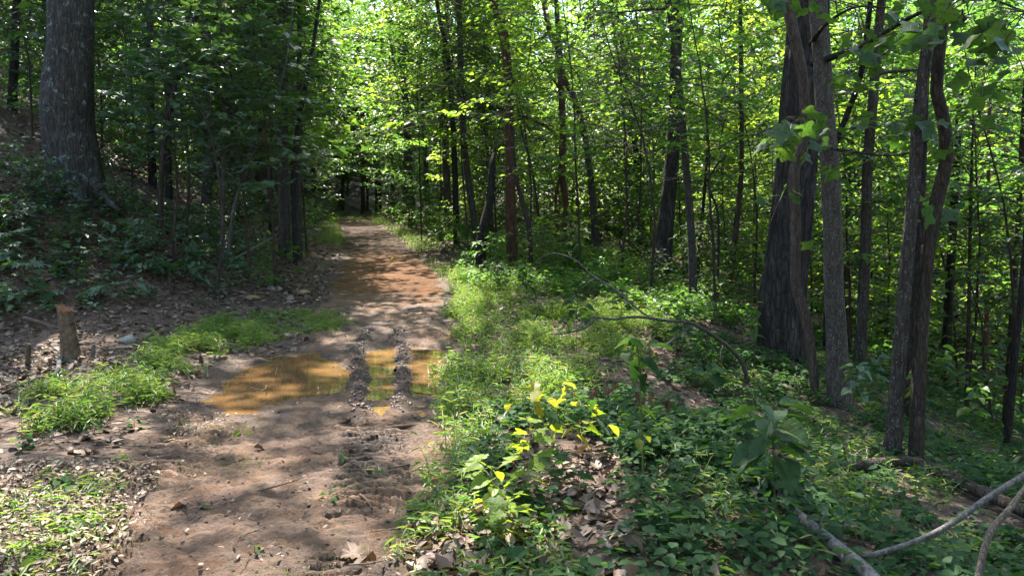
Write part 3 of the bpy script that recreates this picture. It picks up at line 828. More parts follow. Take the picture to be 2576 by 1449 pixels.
# ------------------------------------------------------------------ traced trees: points from the top of the frame to the foot (x, y, width)
TREES = [
    # label, bark, points, depth (None: foot on the ground), crown, extra
    ('huge old tree with grey lichen plates on its bark, flaring roots', 'bark_lichen', [(190, -10, 98), (186, 120, 100), (178, 220, 108), (174, 300, 114), (185, 390, 114), (200, 480, 112)], 15.0, 'tall', dict(k=40, bark=.09, flare=.16, step=.09)),
    ('slim crooked brown tree leaning right beside the lichen trunk', 'bark_brown', [(498, -10, 12), (470, 90, 12), (451, 150, 13), (431, 240, 14), (416, 310, 14), (404, 450, 14), (402, 590, 13)], None, 'small', {}),
    ('straight dark tree on the bank behind the crooked slim tree', 'bark_dark', [(384, -10, 15), (384, 120, 15), (383, 240, 16), (382, 400, 19)], 21.0, 'tall', {}),
    ('dark tree standing close behind the crooked slim tree', 'bark_dark', [(426, 40, 12), (425, 200, 13), (423, 405, 17)], 20.0, 'small', {}),
    ('dark tree behind the lichen trunk at the top of the bank', 'bark_dark', [(43, -10, 18), (38, 100, 19), (30, 280, 22)], 22.0, 'tall', {}),
    ('thin upright sapling next to a leaning sapling below the bank', 'bark_young', [(564, 200, 7), (562, 380, 9), (560, 520, 10), (562, 664, 11)], None, 'small', {}),
    ('thin sapling leaning right, its foot beside an upright sapling', 'bark_young', [(690, 300, 6), (664, 350, 7), (619, 450, 9), (589, 540, 10), (572, 667, 11)], None, 'small', {}),
    ('thickest straight pole in the cluster of saplings by the track', 'bark_grey', [(720, -10, 14), (719, 200, 15), (717, 350, 16), (719, 500, 17)], 19.0, 'tall', {}),
    ('straight pole just right of the thickest one in the sapling cluster', 'bark_grey', [(755, -10, 12), (754, 200, 12), (753, 350, 13), (751, 490, 13)], 19.5, 'small', {}),
    ('slim dark pole curving right as it rises from the sapling cluster', 'bark_dark', [(804, -20, 8), (784, 125, 9), (764, 235, 10), (744, 350, 11), (739, 490, 11)], 18.5, 'small', {}),
    ('pole left of the thickest one in the sapling cluster', 'bark_grey', [(700, 60, 9), (701, 200, 10), (703, 350, 11), (704, 520, 11)], 18.5, 'small', {}),
    ('slim sapling in front of the pole cluster, its foot in leaf litter', 'bark_brown', [(668, 200, 9), (670, 300, 10), (675, 450, 11), (683, 585, 12)], None, 'small', {}),
    ('short pale stem rising from the shrub beside the track', 'bark_young', [(725, 440, 7), (727, 540, 8), (729, 618, 8)], None, None, {}),
    ('short pale stem twinned with another in the shrub beside the track', 'bark_young', [(744, 440, 7), (741, 540, 8), (739, 618, 8)], None, None, {}),
    ('tree tied with red tape on the far verge', 'bark_grey', [(1012, 60, 15), (1016, 180, 16), (1024, 320, 17), (1030, 460, 19), (1038, 574, 21)], None, 'small', {}),
    ('forked slender tree with bare limbs reaching over the track', 'bark_dark', [(1097, -10, 9), (1108, 60, 10), (1126, 140, 12), (1136, 260, 13), (1143, 400, 14), (1148, 590, 16)], 24.0, 'small', {}),
    ('slender grey tree bowed left, foot at the edge of the track', 'bark_grey', [(1155, -10, 13), (1156, 50, 13), (1160, 180, 14), (1164, 300, 15), (1178, 450, 16), (1203, 624, 18)], None, 'small', {}),
    ('tall crooked tree with shaggy reddish bark below', 'bark_red', [(1236, -10, 20), (1262, 62, 21), (1273, 135, 22), (1281, 250, 22), (1283, 350, 23), (1285, 480, 24), (1287, 612, 28)], 18.5, 'tall', dict(bark=.12)),
    ('blackened broken snag leaning beside the reddish tree', 'bark_dark', [(1242, 385, 9), (1239, 420, 17), (1234, 500, 20), (1212, 605, 27)], 17.5, None, dict(bark=.2, snag=1)),
    ('short leaning trunk right of the reddish tree', 'bark_brown', [(1288, 350, 9), (1298, 440, 11), (1314, 510, 12), (1333, 590, 14)], 17.5, 'small', {}),
    ('whip thin stem leaning in front of the looped trunk', 'bark_brown', [(1300, 240, 4), (1310, 320, 5), (1338, 425, 6), (1355, 540, 7), (1369, 640, 8)], None, None, {}),
    ('trunk with a split loop near its foot and one long low limb', 'bark_red', [(1366, -30, 13), (1383, 75, 14), (1406, 125, 16), (1413, 225, 17), (1416, 350, 17), (1413, 436, 17), (1424, 526, 14), (1404, 634, 18)], None, 'tall', dict(limbs=[[(1410, 355, 9), (1388, 325, 9), (1348, 300, 8), (1288, 275, 8), (1213, 250, 7), (1138, 233, 5), (1090, 205, 3)], [(1405, 222, 6), (1380, 192, 5), (1350, 160, 3)], [(1413, 440, 9), (1400, 478, 8), (1399, 540, 9), (1404, 630, 13)]])),
    ('smooth trunk leaning left next to the looped trunk', 'bark_grey', [(1400, 40, 12), (1414, 185, 13), (1448, 260, 14), (1473, 360, 15), (1488, 475, 16), (1503, 645, 19)], None, 'tall', {}),
    ('slender tall trunk curving left, crossing before a broad dark trunk', 'bark_grey', [(1668, -40, 15), (1680, 10, 16), (1698, 125, 17), (1713, 275, 18), (1726, 425, 18), (1738, 575, 20), (1745, 770, 22)], None, 'tall', dict(limbs=[[(1676, 24, 8), (1640, 10, 6), (1580, 2, 4), (1540, -12, 3)]])),
    ('broad dark furrowed trunk with a sunlit edge, leaning right', 'bark_oak', [(1712, -20, 26), (1706, 150, 29), (1700, 300, 32), (1690, 440, 37), (1674, 576, 43), (1656, 722, 54)], 17.0, 'tall', dict(k=28, bark=.08, flare=.25)),
    ('crooked slim trunk with a bend above its foot, between two trunks', 'bark_brown', [(1868, -10, 9), (1869, 200, 11), (1868, 430, 12), (1853, 575, 15), (1832, 740, 18)], 16.0, 'small', {}),
    ('snaking vine stem hanging among the slim trunks', 'bark_dark', [(1830, 390, 4), (1808, 415, 5), (1784, 452, 5), (1796, 500, 6), (1808, 545, 6), (1806, 740, 7)], 14.0, None, {}),
    ('slim stem left of the snaking vine', 'bark_dark', [(1782, 300, 6), (1778, 425, 7), (1758, 640, 9)], 19.0, 'small', {}),
    ('massive oak with deeply furrowed dark bark and broad foot', 'bark_oak', [(2034, -20, 92), (2030, 100, 94), (2013, 275, 95), (2000, 450, 98), (1984, 600, 103), (1971, 740, 110), (1966, 925, 118)], 11.3, 'tall', dict(k=56, bark=.13, flare=.1, step=.07)),
    ('crooked stem clinging to the front of the massive oak', 'bark_warm', [(2003, -20, 30), (2008, 60, 28), (2030, 170, 26), (2038, 330, 25), (2008, 425, 26), (2010, 550, 26), (2008, 725, 26), (2024, 775, 26), (2038, 840, 24), (2047, 930, 23), (2053, 1040, 26)], 9.4, 'tall', dict(bark=.09)),
    ('smooth speckled trunk in front of the massive oak', 'bark_speckle', [(2028, -20, 40), (2044, 150, 41), (2056, 300, 42), (2069, 400, 43), (2080, 550, 44), (2088, 725, 46), (2096, 800, 48), (2103, 892, 51), (2112, 1040, 60)], 9.3, 'tall', dict(k=30, bark=.06, flare=.3)),
    ('straight pale grey trunk between the speckled trunk and the lichen-spotted one', 'bark_grey', [(2224, -20, 20), (2214, 75, 21), (2199, 250, 23), (2184, 425, 24), (2179, 600, 25), (2170, 786, 27), (2162, 920, 31)], None, 'tall', dict(limbs=[[(2206, 190, 12), (2230, 180, 9), (2290, 172, 8), (2350, 165, 6), (2420, 172, 4)]])),
    ('dark leaning trunk behind the straight pale grey trunk', 'bark_dark', [(2182, 55, 13), (2172, 140, 14), (2158, 210, 14), (2126, 300, 14), (2098, 375, 14), (2085, 560, 16), (2080, 850, 18)], 13.5, 'small', {}),
    ('upright trunk spotted with pale lichen before the wavy trunk', 'bark_grey', [(2318, -20, 27), (2305, 150, 28), (2290, 300, 29), (2284, 450, 30), (2274, 600, 31), (2264, 750, 33), (2256, 900, 35), (2247, 1060, 38), (2244, 1150, 42)], None, 'tall', dict(k=26, bark=.06, flare=.3)),
    ('wavy dark trunk with an S bend above head height', 'bark_brown', [(2396, 0, 25), (2383, 80, 27), (2368, 225, 29), (2384, 300, 30), (2390, 400, 31), (2364, 500, 32), (2344, 600, 32), (2329, 725, 33), (2320, 830, 34), (2312, 960, 34), (2304, 1170, 36)], None, 'tall', dict(k=26, bark=.09, flare=.3)),
    ('shadowed trunk half hidden behind the wavy trunk', 'bark_dark', [(2352, 200, 20), (2336, 450, 22), (2318, 725, 24), (2292, 900, 26), (2278, 1060, 28)], 9.6, 'tall', {}),
    ('dark slim tree at the edge of the view low on the slope', 'bark_dark', [(2590, 600, 14), (2575, 760, 16), (2560, 860, 18), (2544, 1025, 19), (2522, 1205, 21)], 11.0, 'tall', {}),
    ('thin trunk low on the slope, right of the wavy trunk', 'bark_brown', [(2450, 500, 8), (2442, 800, 9), (2434, 1000, 10), (2422, 1140, 12)], 13.0, 'small', {}),
    ('stout trunk deep on the slope behind the wavy trunk', 'bark_dark', [(2388, 600, 20), (2378, 850, 22), (2366, 1075, 26)], 15.0, 'tall', {}),
    ('sunlit trunk far down the slope', 'bark_red', [(2488, 700, 12), (2484, 950, 14), (2478, 1110, 16)], 17.0, 'tall', {}),
    ('two toned trunk down the slope by the dark slim tree', 'bark_brown', [(2540, 800, 16), (2532, 1000, 19), (2524, 1170, 22)], 13.5, 'tall', {}),
]

bark_objs = []
tree_roots = {}


def build_trunk(mb, P, R, dct, seed, base_flare=True):
    k = dct.get('k', 14 if R.max() < .09 else 20)
    mb.add(*tube(P, R, k, bark=dct.get('bark', .05), freq=7 if k < 24 else 11, seed=seed, flare=dct.get('flare', .25) if base_flare else 0))


small_br, small_lf = [], []
for sd in range(5):
    b_, l_ = layered_crown(100 + sd, 5.2 + .3 * sd, .4, 2.1 + .15 * sd, 46, .135, HEX if sd < 2 else KITE, .23, .08, up=.35, droop=.35)
    small_br.append(b_.mesh('understory_branches')); small_lf.append(l_.mesh('understory_leaves'))
for me in small_br: me.materials.append(M['bark_young'])

tall_shared = []
for sd in range(4):
    b_, l_ = cloud_crown(200 + sd, 0, 3.6, 3.2, 95, 55, .17, z_base=-4)
    tall_shared.append((b_.mesh('limbs'), l_.mesh('crown')))
    tall_shared[-1][0].materials.append(M['bark_brown'])

LEAFY = ['leaf_dark', 'leaf_mid', 'leaf_light']
_leaf_variants = {}


def leafy(me, mat):
    """the same leaf mesh with another leaf colour"""
    k = (me.name, mat)
    if k not in _leaf_variants:
        c = me.copy(); c.materials.clear(); c.materials.append(M[mat]); _leaf_variants[k] = c
    return _leaf_variants[k]


def put(name, me, parent, loc, rz, sc):
    o = bpy.data.objects.new(name, me); COL.objects.link(o)
    o.parent = parent; o.location = loc; o.rotation_euler = (0, 0, rz)
    o.scale = (sc, sc, sc) if np.isscalar(sc) else sc
    return o


for ti, (label, bark, pts, Y, crown, dct) in enumerate(TREES):
    if Y is None:
        Y = hit(pts[-1][0], pts[-1][1])[1]
    W3 = np.array([[*at(x, y, Y), w * Y / F / 2] for x, y, w in pts][::-1])
    W3[:, 1] += .06 * np.arange(len(W3)) * rng.normal() * .6
    foot = W3[0].copy(); gz = float(H(foot[0], foot[1]))
    # root below ground
    foot2 = foot.copy(); foot2[2] = min(foot[2], gz) - .25; foot2[3] *= 1.05
    W3 = np.vstack([foot2, W3]) if foot[2] - foot2[2] > .1 else W3
    # rise above the traced part
    topz = {'tall': 13.0 + rng.uniform(-1, 2.5), 'small': W3[-1, 2] + rng.uniform(1.5, 3.0), None: W3[-1, 2]}[crown]
    d = W3[-1, :3] - W3[-2, :3]; d /= np.linalg.norm(d)
    last = W3[-1].copy()
    if topz > last[2] + .5:
        n = 4; hgt = topz - last[2]
        for i in range(1, n + 1):
            f = i / n
            dd = d * (1 - f) + np.array([0, 0, 1.0]) * f; dd /= np.linalg.norm(dd)
            p = W3[-1].copy(); p[:3] += dd * hgt / n; p[3] = last[3] * (1 - .7 * f)
            W3 = np.vstack([W3, p])
    C = catmull(W3, dct.get('step', .16))
    root = thing('forest_tree', label, 'tree', (foot[0], foot[1], gz))
    o0 = np.array([foot[0], foot[1], gz])
    mb = MB(); build_trunk(mb, C[:, :3] - o0, np.maximum(C[:, 3], .004), dct, ti * 1.37)
    obj('trunk', mb.mesh('trunk', True), M[bark], root)
    for lim in dct.get('limbs', []):
        L3 = np.array([[*at(x, y, Y), w * Y / F / 2] for x, y, w in lim])
        L3[:, 1] += np.linspace(0, rng.normal() * .8, len(L3))
        if abs(lim[-1][1] - pts[-1][1]) < 10: L3[:, 1] = Y
        L3 = catmull(L3, .12)
        mb = MB(); mb.add(*tube(L3[:, :3] - o0, L3[:, 3], 8, bark=.05, seed=ti))
        obj('limb', mb.mesh('limb', True), M[bark], root)
    tree_roots[label] = (root, o0, Y)
    if crown == 'tall':
        top = C[-1, :3]
        if Y < 25:
            big = 'huge' in label or 'massive' in label  # crowns above the view, widened to throw shade on the foreground
            b_, l_ = cloud_crown(300 + ti, top[2] - o0[2] - .5, 6.5 if 'huge' in label else (7.0 if big else (5.8 if 'speckled' in label or 'crooked stem' in label else 3.9)), 3.0, 210 if big else (130 if 'speckled' in label or 'crooked stem' in label else 75), 50, .18, z_base=top[2] - o0[2] - 4,
                                 keep=lambda P, o=o0, tp=top: sun_keep(P + [tp[0], tp[1], o[2]]))
            off = (top[0] - o0[0], top[1] - o0[1], 0)
            obj('limbs', b_.mesh('limbs'), M[bark], root, off)
            obj('crown', l_.mesh('crown'), M[LEAFY[ti % 3]], root, off)
        else:
            b_, l_ = tall_shared[ti % 4]
            put('limbs', b_, root, tuple(top - o0), ti, 1.0); put('crown', leafy(l_, LEAFY[ti % 3]), root, tuple(top - o0), ti, 1.0)
    elif crown == 'small':
        # sprays from about a third of the trunk up
        zz = max(1.2, (C[-1, 2] - o0[2]) * .35)
        sc = float(np.clip((C[-1, 2] - o0[2] - zz) / 5.0, .5, 1.25))
        mid = C[np.argmin(np.abs(C[:, 2] - o0[2] - zz)), :3]
        loc = (mid[0] - o0[0], mid[1] - o0[1], zz)
        world_c = np.array([[mid[0], mid[1], o0[2] + zz + 2.5 * sc]])
        v = ti % 5
        if Y < 21:
            b_, l_ = layered_crown(500 + ti, 5.4 * sc, .3 * sc, 1.75 * sc, int(40 * sc), .135, KITE, .23, .085, up=.35, droop=.35, keep=lambda P, q=np.array([mid[0], mid[1], o0[2] + zz]): gap_keep(P + q))
            obj('branches', b_.mesh('branches'), M['bark_young'], root, loc)
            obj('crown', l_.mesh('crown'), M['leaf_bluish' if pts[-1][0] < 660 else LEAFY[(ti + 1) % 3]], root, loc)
        else:
            put('branches', small_br[v], root, loc, ti * 1.1, (sc * .8, sc * .8, sc))
            put('crown', leafy(small_lf[v], 'leaf_bluish' if pts[-1][0] < 660 else LEAFY[(ti + 1) % 3]), root, loc, ti * 1.1, (sc * .8, sc * .8, sc))

# red tape on the far tree
root, o0, Yt = tree_roots['tree tied with red tape on the far verge']
p = at(1035, 533, Yt)
mb = MB(); a = np.linspace(0, 2 * math.pi, 15)
R0 = 20 * Yt / F / 2 * 1.08
ring = np.column_stack([p[0] + R0 * np.cos(a), p[1] + R0 * np.sin(a), p[2] + .02 * np.sin(a * 2)])
mb.add(*tube(ring - o0, np.full(15, .016), 5)); tail = np.array([[p[0] + R0, p[1] - .05, p[2]], [p[0] + R0 + .08, p[1] - .12, p[2] - .05], [p[0] + R0 + .2, p[1] - .1, p[2] + .01]])
mb.add(*tube(tail - o0, [.014, .012, .008], 5))
obj('marking_tape', mb.mesh('tape'), M['red_tape'], root, label='red marking tape tied round the trunk')

# ------------------------------------------------------------------ the wood behind: young trees and tall trees
forest_br, forest_lf, forest_tr = [], [], []
for sd in range(4):
    b_, l_ = layered_crown(400 + sd, 13.5, 2.0 + .5 * sd, 3.9, 66, .21, KITE, .36, .125, up=.45, droop=.4, twig_len=(.6, 1.2))
    forest_br.append(b_.mesh('forest_branches')); forest_lf.append(l_.mesh('forest_leaves'))
    forest_br[-1].materials.append(M['bark_brown'])
    z = np.linspace(-.5, 13.5, 26); r_ = np.random.default_rng(sd)
    wob = np.cumsum(np.cumsum(r_.normal(size=(26, 2)) * .02, 0), 0) * .8
    mb = MB(); mb.add(*tube(np.column_stack([wob, z]), np.linspace(.11, .025, 26), 10, bark=.06, seed=sd, flare=.3))
    forest_tr.append(mb.mesh('trunk', True)); forest_tr[-1].materials.append(M[['bark_brown', 'bark_grey', 'bark_dark', 'bark_grey'][sd]])
young_tr = []
for sd in range(3):
    z = np.linspace(-.4, 6.0, 18); r_ = np.random.default_rng(50 + sd)
    wob = np.cumsum(np.cumsum(r_.normal(size=(18, 2)) * .028, 0), 0) * .6
    mb = MB(); mb.add(*tube(np.column_stack([wob, z]), np.linspace(.034, .008, 18), 7, bark=.05, seed=sd))
    young_tr.append(mb.mesh('trunk', True)); young_tr[-1].materials.append(M['bark_brown'])

ZONES = {
    'bank': ('young leafy tree on the shaded bank above the track', 'young trees on the bank'),
    'far': ('young leafy tree crowding the far end of the track', 'young trees at the end of the track'),
    'slope': ('young leafy tree on the sunny slope below the track', 'young trees on the slope'),
}
ZONES_T = {
    'bank': ('slender forest tree high on the wooded bank', 'forest trees on the bank'),
    'far': ('slender forest tree beyond the bend of the track', 'forest trees beyond the bend'),
    'slope': ('slender forest tree down in the wooded valley', 'forest trees in the valley'),
}


def zone(x, y):
    px, _ = proj(np.array([[x, y, 1.0]]))
    return 'bank' if px[0] < 760 else ('far' if px[0] < 1120 else 'slope')


LAND = [(f(o[1]), n) for o, n in ((tree_roots[k], v) for k, v in {
    'huge old tree with grey lichen plates on its bark, flaring roots': 'huge lichened tree', 'slim crooked brown tree leaning right beside the lichen trunk': 'crooked slim tree',
    'thin upright sapling next to a leaning sapling below the bank': 'twin saplings', 'thickest straight pole in the cluster of saplings by the track': 'cluster of poles',
    'tree tied with red tape on the far verge': 'taped tree', 'slender grey tree bowed left, foot at the edge of the track': 'bowed grey tree', 'tall crooked tree with shaggy reddish bark below': 'shaggy reddish tree',
    'trunk with a split loop near its foot and one long low limb': 'looped trunk', 'smooth trunk leaning left next to the looped trunk': 'smooth leaning trunk', 'broad dark furrowed trunk with a sunlit edge, leaning right': 'broad furrowed trunk',
    'crooked slim trunk with a bend above its foot, between two trunks': 'bent slim trunk', 'massive oak with deeply furrowed dark bark and broad foot': 'massive oak', 'straight pale grey trunk between the speckled trunk and the lichen-spotted one': 'straight pale trunk',
    'upright trunk spotted with pale lichen before the wavy trunk': 'lichen spotted trunk', 'thin trunk low on the slope, right of the wavy trunk': 'thin low trunk'}.items()) for f in (lambda q: float(proj(np.array([[q[0], q[1], q[2] + 1]]))[0][0]),)]
LAND += [(900.0, 'track end')]
used_labels = {}


def place_words(p):
    q = np.array([[p[0], p[1], p[2] + .5]]); px = float(proj(q)[0][0])
    lx, nm = min(LAND, key=lambda t: abs(t[0] - px))
    side = 'in line with' if abs(px - lx) < 14 else ('just left of' if px < lx else 'just right of')
    if abs(px - lx) > 70: side = side.replace('just', 'well')
    y = p[1]
    dep = 'near' if y < 16 else ('behind' if y < 24 else ('beyond' if y < 34 else ('deep' if y < 50 else 'farthest off')))
    return dep + ', ' + side + ' the ' + nm


HUE = {'leaf_bluish': 'bluish green', 'leaf_dark': 'dark green', 'leaf_mid': 'fresh green', 'leaf_light': 'yellow green', 'leaf_cover': 'mid green', 'leaf_tulip': 'deep green'}
traced_xy = np.array([[o[1][0], o[1][1]] for o in tree_roots.values()])
placed = []
r_ = np.random.default_rng(77)
n_y = n_t = 0
cand = 0
while cand < 12000 and (n_y < 185 or n_t < 210):
    cand += 1
    y = 12 + 100 * r_.random() ** 1.1
    x = (r_.random() * 2 - 1) * (.74 * y + 3)
    s = x - float(xc(y))
    young = y < 66 and (r_.random() < (.8 if y < 42 else .45) or y < 17)
    pxe = float(proj(np.array([[x, y, 2.0]]))[0][0])
    if y > 28 and (pxe < -200 or pxe > 2780): continue
    if young and n_y >= 185: continue
    if not young and n_t >= 210: continue
    if abs(s) < (2.8 if young else 3.6) and y < 62: continue
    # keep the view down the track open
    px, py = proj(np.array([[x, y, 2.0]]))
    z = float(H(x, y))
    if y < 21 and px[0] > 850: continue
    if y < 19 and px[0] < 800: continue
    md = 2.0 if young else (4.4 if y < 45 else 2.4)
    if any((x - a) ** 2 + (y - b) ** 2 < (md + .02 * y) ** 2 for a, b, t in placed if t == young): continue
    hgt = r_.uniform(.7, 1.35)
    zc = z + 3.2 * hgt
    q = sun_ground(np.array([[x + a_, y, z + h_] for h_ in ((2, 4, 6) if young else (4, 8, 12)) for a_ in (-1.2, 0, 1.2)]))
    if ((lit_amount(q) > .35) & (q[:, 1] < 22)).any(): continue
    if young and px[0] < 760 and y < 42 and (r_.random() < .6 or (px[0] > 380 and y < 30)): continue
    placed.append((x, y, young))
    zn = zone(x, y)
    rz = r_.uniform(0, 6.28)
    if young:
        n_y += 1
        lab, grp = ZONES[zn]
        v = int(r_.integers(5)); sc = hgt * (1 + .006 * y) * (1 + max(0., -z) / 14)
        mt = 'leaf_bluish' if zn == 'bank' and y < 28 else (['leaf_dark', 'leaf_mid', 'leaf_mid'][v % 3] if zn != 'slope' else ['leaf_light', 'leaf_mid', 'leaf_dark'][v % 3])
        root = thing('young_tree', HUE[mt] + ' young tree ' + place_words((x, y, z)), 'tree', (x, y, z), grp)
        put('trunk', young_tr[v % 3], root, (0, 0, 0), rz, (1, 1, sc))
        put('branches', small_br[v], root, (0, 0, .5), rz, sc); put('crown', leafy(small_lf[v], mt), root, (0, 0, .5), rz, sc)
    else:
        n_t += 1
        lab, grp = ZONES_T[zn]
        v = int(r_.integers(4)); sc = r_.uniform(.85, 1.3) * (1.35 if y > 50 else 1) * (1 + max(0., -z) / 16)
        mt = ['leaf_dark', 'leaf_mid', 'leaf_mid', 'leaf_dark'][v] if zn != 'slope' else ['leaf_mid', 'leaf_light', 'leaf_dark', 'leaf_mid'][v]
        root = thing('forest_tree', 'tall ' + HUE[mt] + ' tree ' + place_words((x, y, z)), 'tree', (x, y, z), grp)
        put('trunk', forest_tr[v], root, (0, 0, 0), rz, sc)
        put('branches', forest_br[v], root, (0, 0, 0), rz, sc); put('crown', leafy(forest_lf[v], mt), root, (0, 0, 0), rz, sc)
maple_br, maple_lf = [], []
for sd in range(2):
    b_, l_ = layered_crown(650 + sd, 4.4, .2, 1.9, 26, .17, MAPLE, .28, .12, up=.25, droop=.35)
    maple_br.append(b_.mesh('maple_branches')); maple_lf.append(l_.mesh('maple_leaves')); maple_br[-1].materials.append(M['bark_young'])
NEARY = [(540, 640, 13.2, 1.9, .7, 'm', 'leaf_bluish', 'small maple sapling with pale layered leaves before the twin saplings'), (690, 650, 14.5, 1.7, .8, 'm', 'leaf_bluish', 'small maple sapling with pale layers left of the track'), (430, 610, 13.8, 1.6, .65, 'm', 'leaf_bluish', 'small maple sapling with pale layers before the crooked slim tree'), (470, 600, 15.5, 1.7, .9, 'm', 'leaf_bluish', 'maple sapling with bluish layered leaves beside the crooked slim tree'), (625, 610, 15.0, 1.9, .9, 'm', 'leaf_bluish', 'maple sapling with wide bluish layers above the twin saplings'), (330, 500, 17.5, 1.6, .95, 'm', 'leaf_bluish', 'maple sapling above the fallen pole on the bank'),
         (90, 430, 18.0, 2.0, .9, 'm', 'leaf_bluish', 'maple sapling half hidden by the huge lichened tree'), (770, 560, 21.0, 2.2, 1.1, 'm', 'leaf_mid', 'fresh green maple sapling right of the pole cluster'), (680, 540, 20.5, 3.5, 1.1, 'm', 'leaf_bluish', 'maple sapling rising above the pole cluster'),
         (1330, 640, 17.5, 2.6, .9, 's', 'leaf_light', 'young beech with yellow green sprays beside the looped trunk'), (1460, 660, 16.5, 3.2, .9, 's', 'leaf_light', 'young beech with sprays above the smooth leaning trunk'), (1560, 690, 15.5, 2.2, .8, 's', 'leaf_mid', 'young beech with flat sprays right of the smooth leaning trunk'), (1640, 730, 13.5, 2.1, .7, 's', 'leaf_mid', 'young beech with flat sprays before the broad furrowed trunk'),
         (1800, 790, 13.0, 2.6, .75, 's', 'leaf_mid', 'young beech with low flat sprays left of the massive oak'), (1600, 700, 19.5, 3.6, 1.0, 's', 'leaf_light', 'taller young beech glowing behind the furrowed trunk'), (1900, 780, 17.0, 2.2, 1.0, 's', 'leaf_light', 'young beech glowing behind the massive oak'), (2140, 880, 15.0, 2.4, .9, 's', 'leaf_mid', 'young beech filling the gap right of the speckled trunk'),
         (2430, 1000, 13.5, 2.4, .9, 's', 'leaf_mid', 'young beech right of the wavy trunk'), (2540, 1080, 12.0, 3.0, .9, 's', 'leaf_mid', 'young beech at the right margin above the slope'), (1180, 600, 21.0, 3.0, 1.0, 's', 'leaf_light', 'young beech arching above the bowed grey tree'), (1060, 570, 26.0, 3.0, 1.1, 's', 'leaf_mid', 'young beech arching over the far verge'), (1250, 600, 24.0, 2.0, 1.1, 's', 'leaf_light', 'young beech glowing behind the shaggy reddish tree'),
         (2140, 900, 14.0, .5, .8, 's', 'leaf_mid', 'low bushy beech behind the speckled trunk'), (2225, 950, 16.5, .4, 1.0, 's', 'leaf_light', 'low bushy beech behind the straight pale trunk'), (2420, 1000, 15.0, .5, .9, 's', 'leaf_mid', 'low bushy beech behind the thin low trunk'), (2500, 1050, 12.5, .3, .7, 's', 'leaf_dark', 'low dark beech before the two toned trunk'),
         (2570, 1000, 17.0, .5, 1.0, 's', 'leaf_light', 'low glowing beech at the right margin'), (1850, 800, 18.0, .3, .8, 's', 'leaf_light', 'low glowing beech left of the massive oak'), (1720, 760, 20.0, .3, .9, 's', 'leaf_mid', 'low bushy beech behind the broad furrowed trunk'), (2040, 860, 19.0, .6, 1.1, 's', 'leaf_light', 'low glowing beech deep behind the massive oak'), (2340, 980, 20.0, .4, 1.2, 's', 'leaf_light', 'low glowing beech behind the wavy trunk'), (1560, 700, 24.0, .3, 1.0, 's', 'leaf_mid', 'low bushy beech behind the smooth leaning trunk'), (1460, 640, 26.0, .5, 1.0, 's', 'leaf_dark', 'low dark beech behind the looped trunk')]
for i, (px, py, Yn, lo, sc, kd, mt, lab) in enumerate(NEARY):
    p = at(px, py, Yn); p[2] = float(H(p[0], p[1]))
    root = thing('young_tree', lab, 'tree', tuple(p))
    put('trunk', young_tr[i % 3], root, (0, 0, 0), i * 2.0, (.9, .9, (lo + 4.2 * sc) / 6.0))
    bb, ll = (maple_br[i % 2], maple_lf[i % 2]) if kd == 'm' else (small_br[i % 5], small_lf[i % 5])
    if kd == 's' and Yn < 23:
        b_, l_ = layered_crown(560 + i, 5.2 * sc, .3, 2.2 * sc, int(46 * sc), .135, HEX, .23, .085, up=.3, droop=.35, keep=lambda P, q=p + [0, 0, lo]: gap_keep(P + q))
        obj('branches', b_.mesh('branches'), M['bark_young'], root, (0, 0, lo)); obj('crown', l_.mesh('crown'), M[mt], root, (0, 0, lo))
        continue
    put('branches', bb, root, (0, 0, lo), i * 2.0, sc); put('crown', leafy(ll, mt), root, (0, 0, lo), i * 2.0, sc)
# trees that close the far end of the track and arch over it
FAR = [(-15.5, 72), (-12.5, 66), (-19, 66), (-22, 74), (-10, 78), (-14, 84), (-6.5, 70), (-18, 92), (-9, 92), (-26, 84), (-3, 80), (-13, 100), (-22, 100), (-5, 98), (-17.5, 78), (-11.5, 72), (-10.8, 33), (-2.2, 27), (-14.5, 44), (-4.2, 38), (-17, 54), (-8, 52), (-9.4, 26), (-16.5, 62), (-6.5, 46), (-1.0, 34), (-13.0, 50), (-12.2, 36), (-11.0, 56), (-14.0, 63), (-15, 67), (-10.2, 29.5), (-13.6, 41.5), (-11.2, 63), (-17.2, 70), (-13.2, 74), (-15.8, 46), (-18.5, 58), (-12.6, 40)]
for i, (x, y) in enumerate(FAR):
    z = float(H(x, y)); v = i % 4; sc = 1.0 + .35 * ((i * 7) % 5) / 4; rz = i * 1.3
    mt = ['leaf_mid', 'leaf_dark', 'leaf_mid', 'leaf_light'][i % 4]
    root = thing('forest_tree', 'arching ' + HUE[mt] + ' tree ' + place_words((x, y, z)), 'tree', (x, y, z), 'trees arching over the far track')
    lo = -1.2 if y > 63 else .6
    put('trunk', forest_tr[v], root, (0, 0, 0), rz, sc); put('branches', forest_br[v], root, (0, 0, lo), rz, sc); put('crown', leafy(forest_lf[v], mt), root, (0, 0, lo), rz, sc)
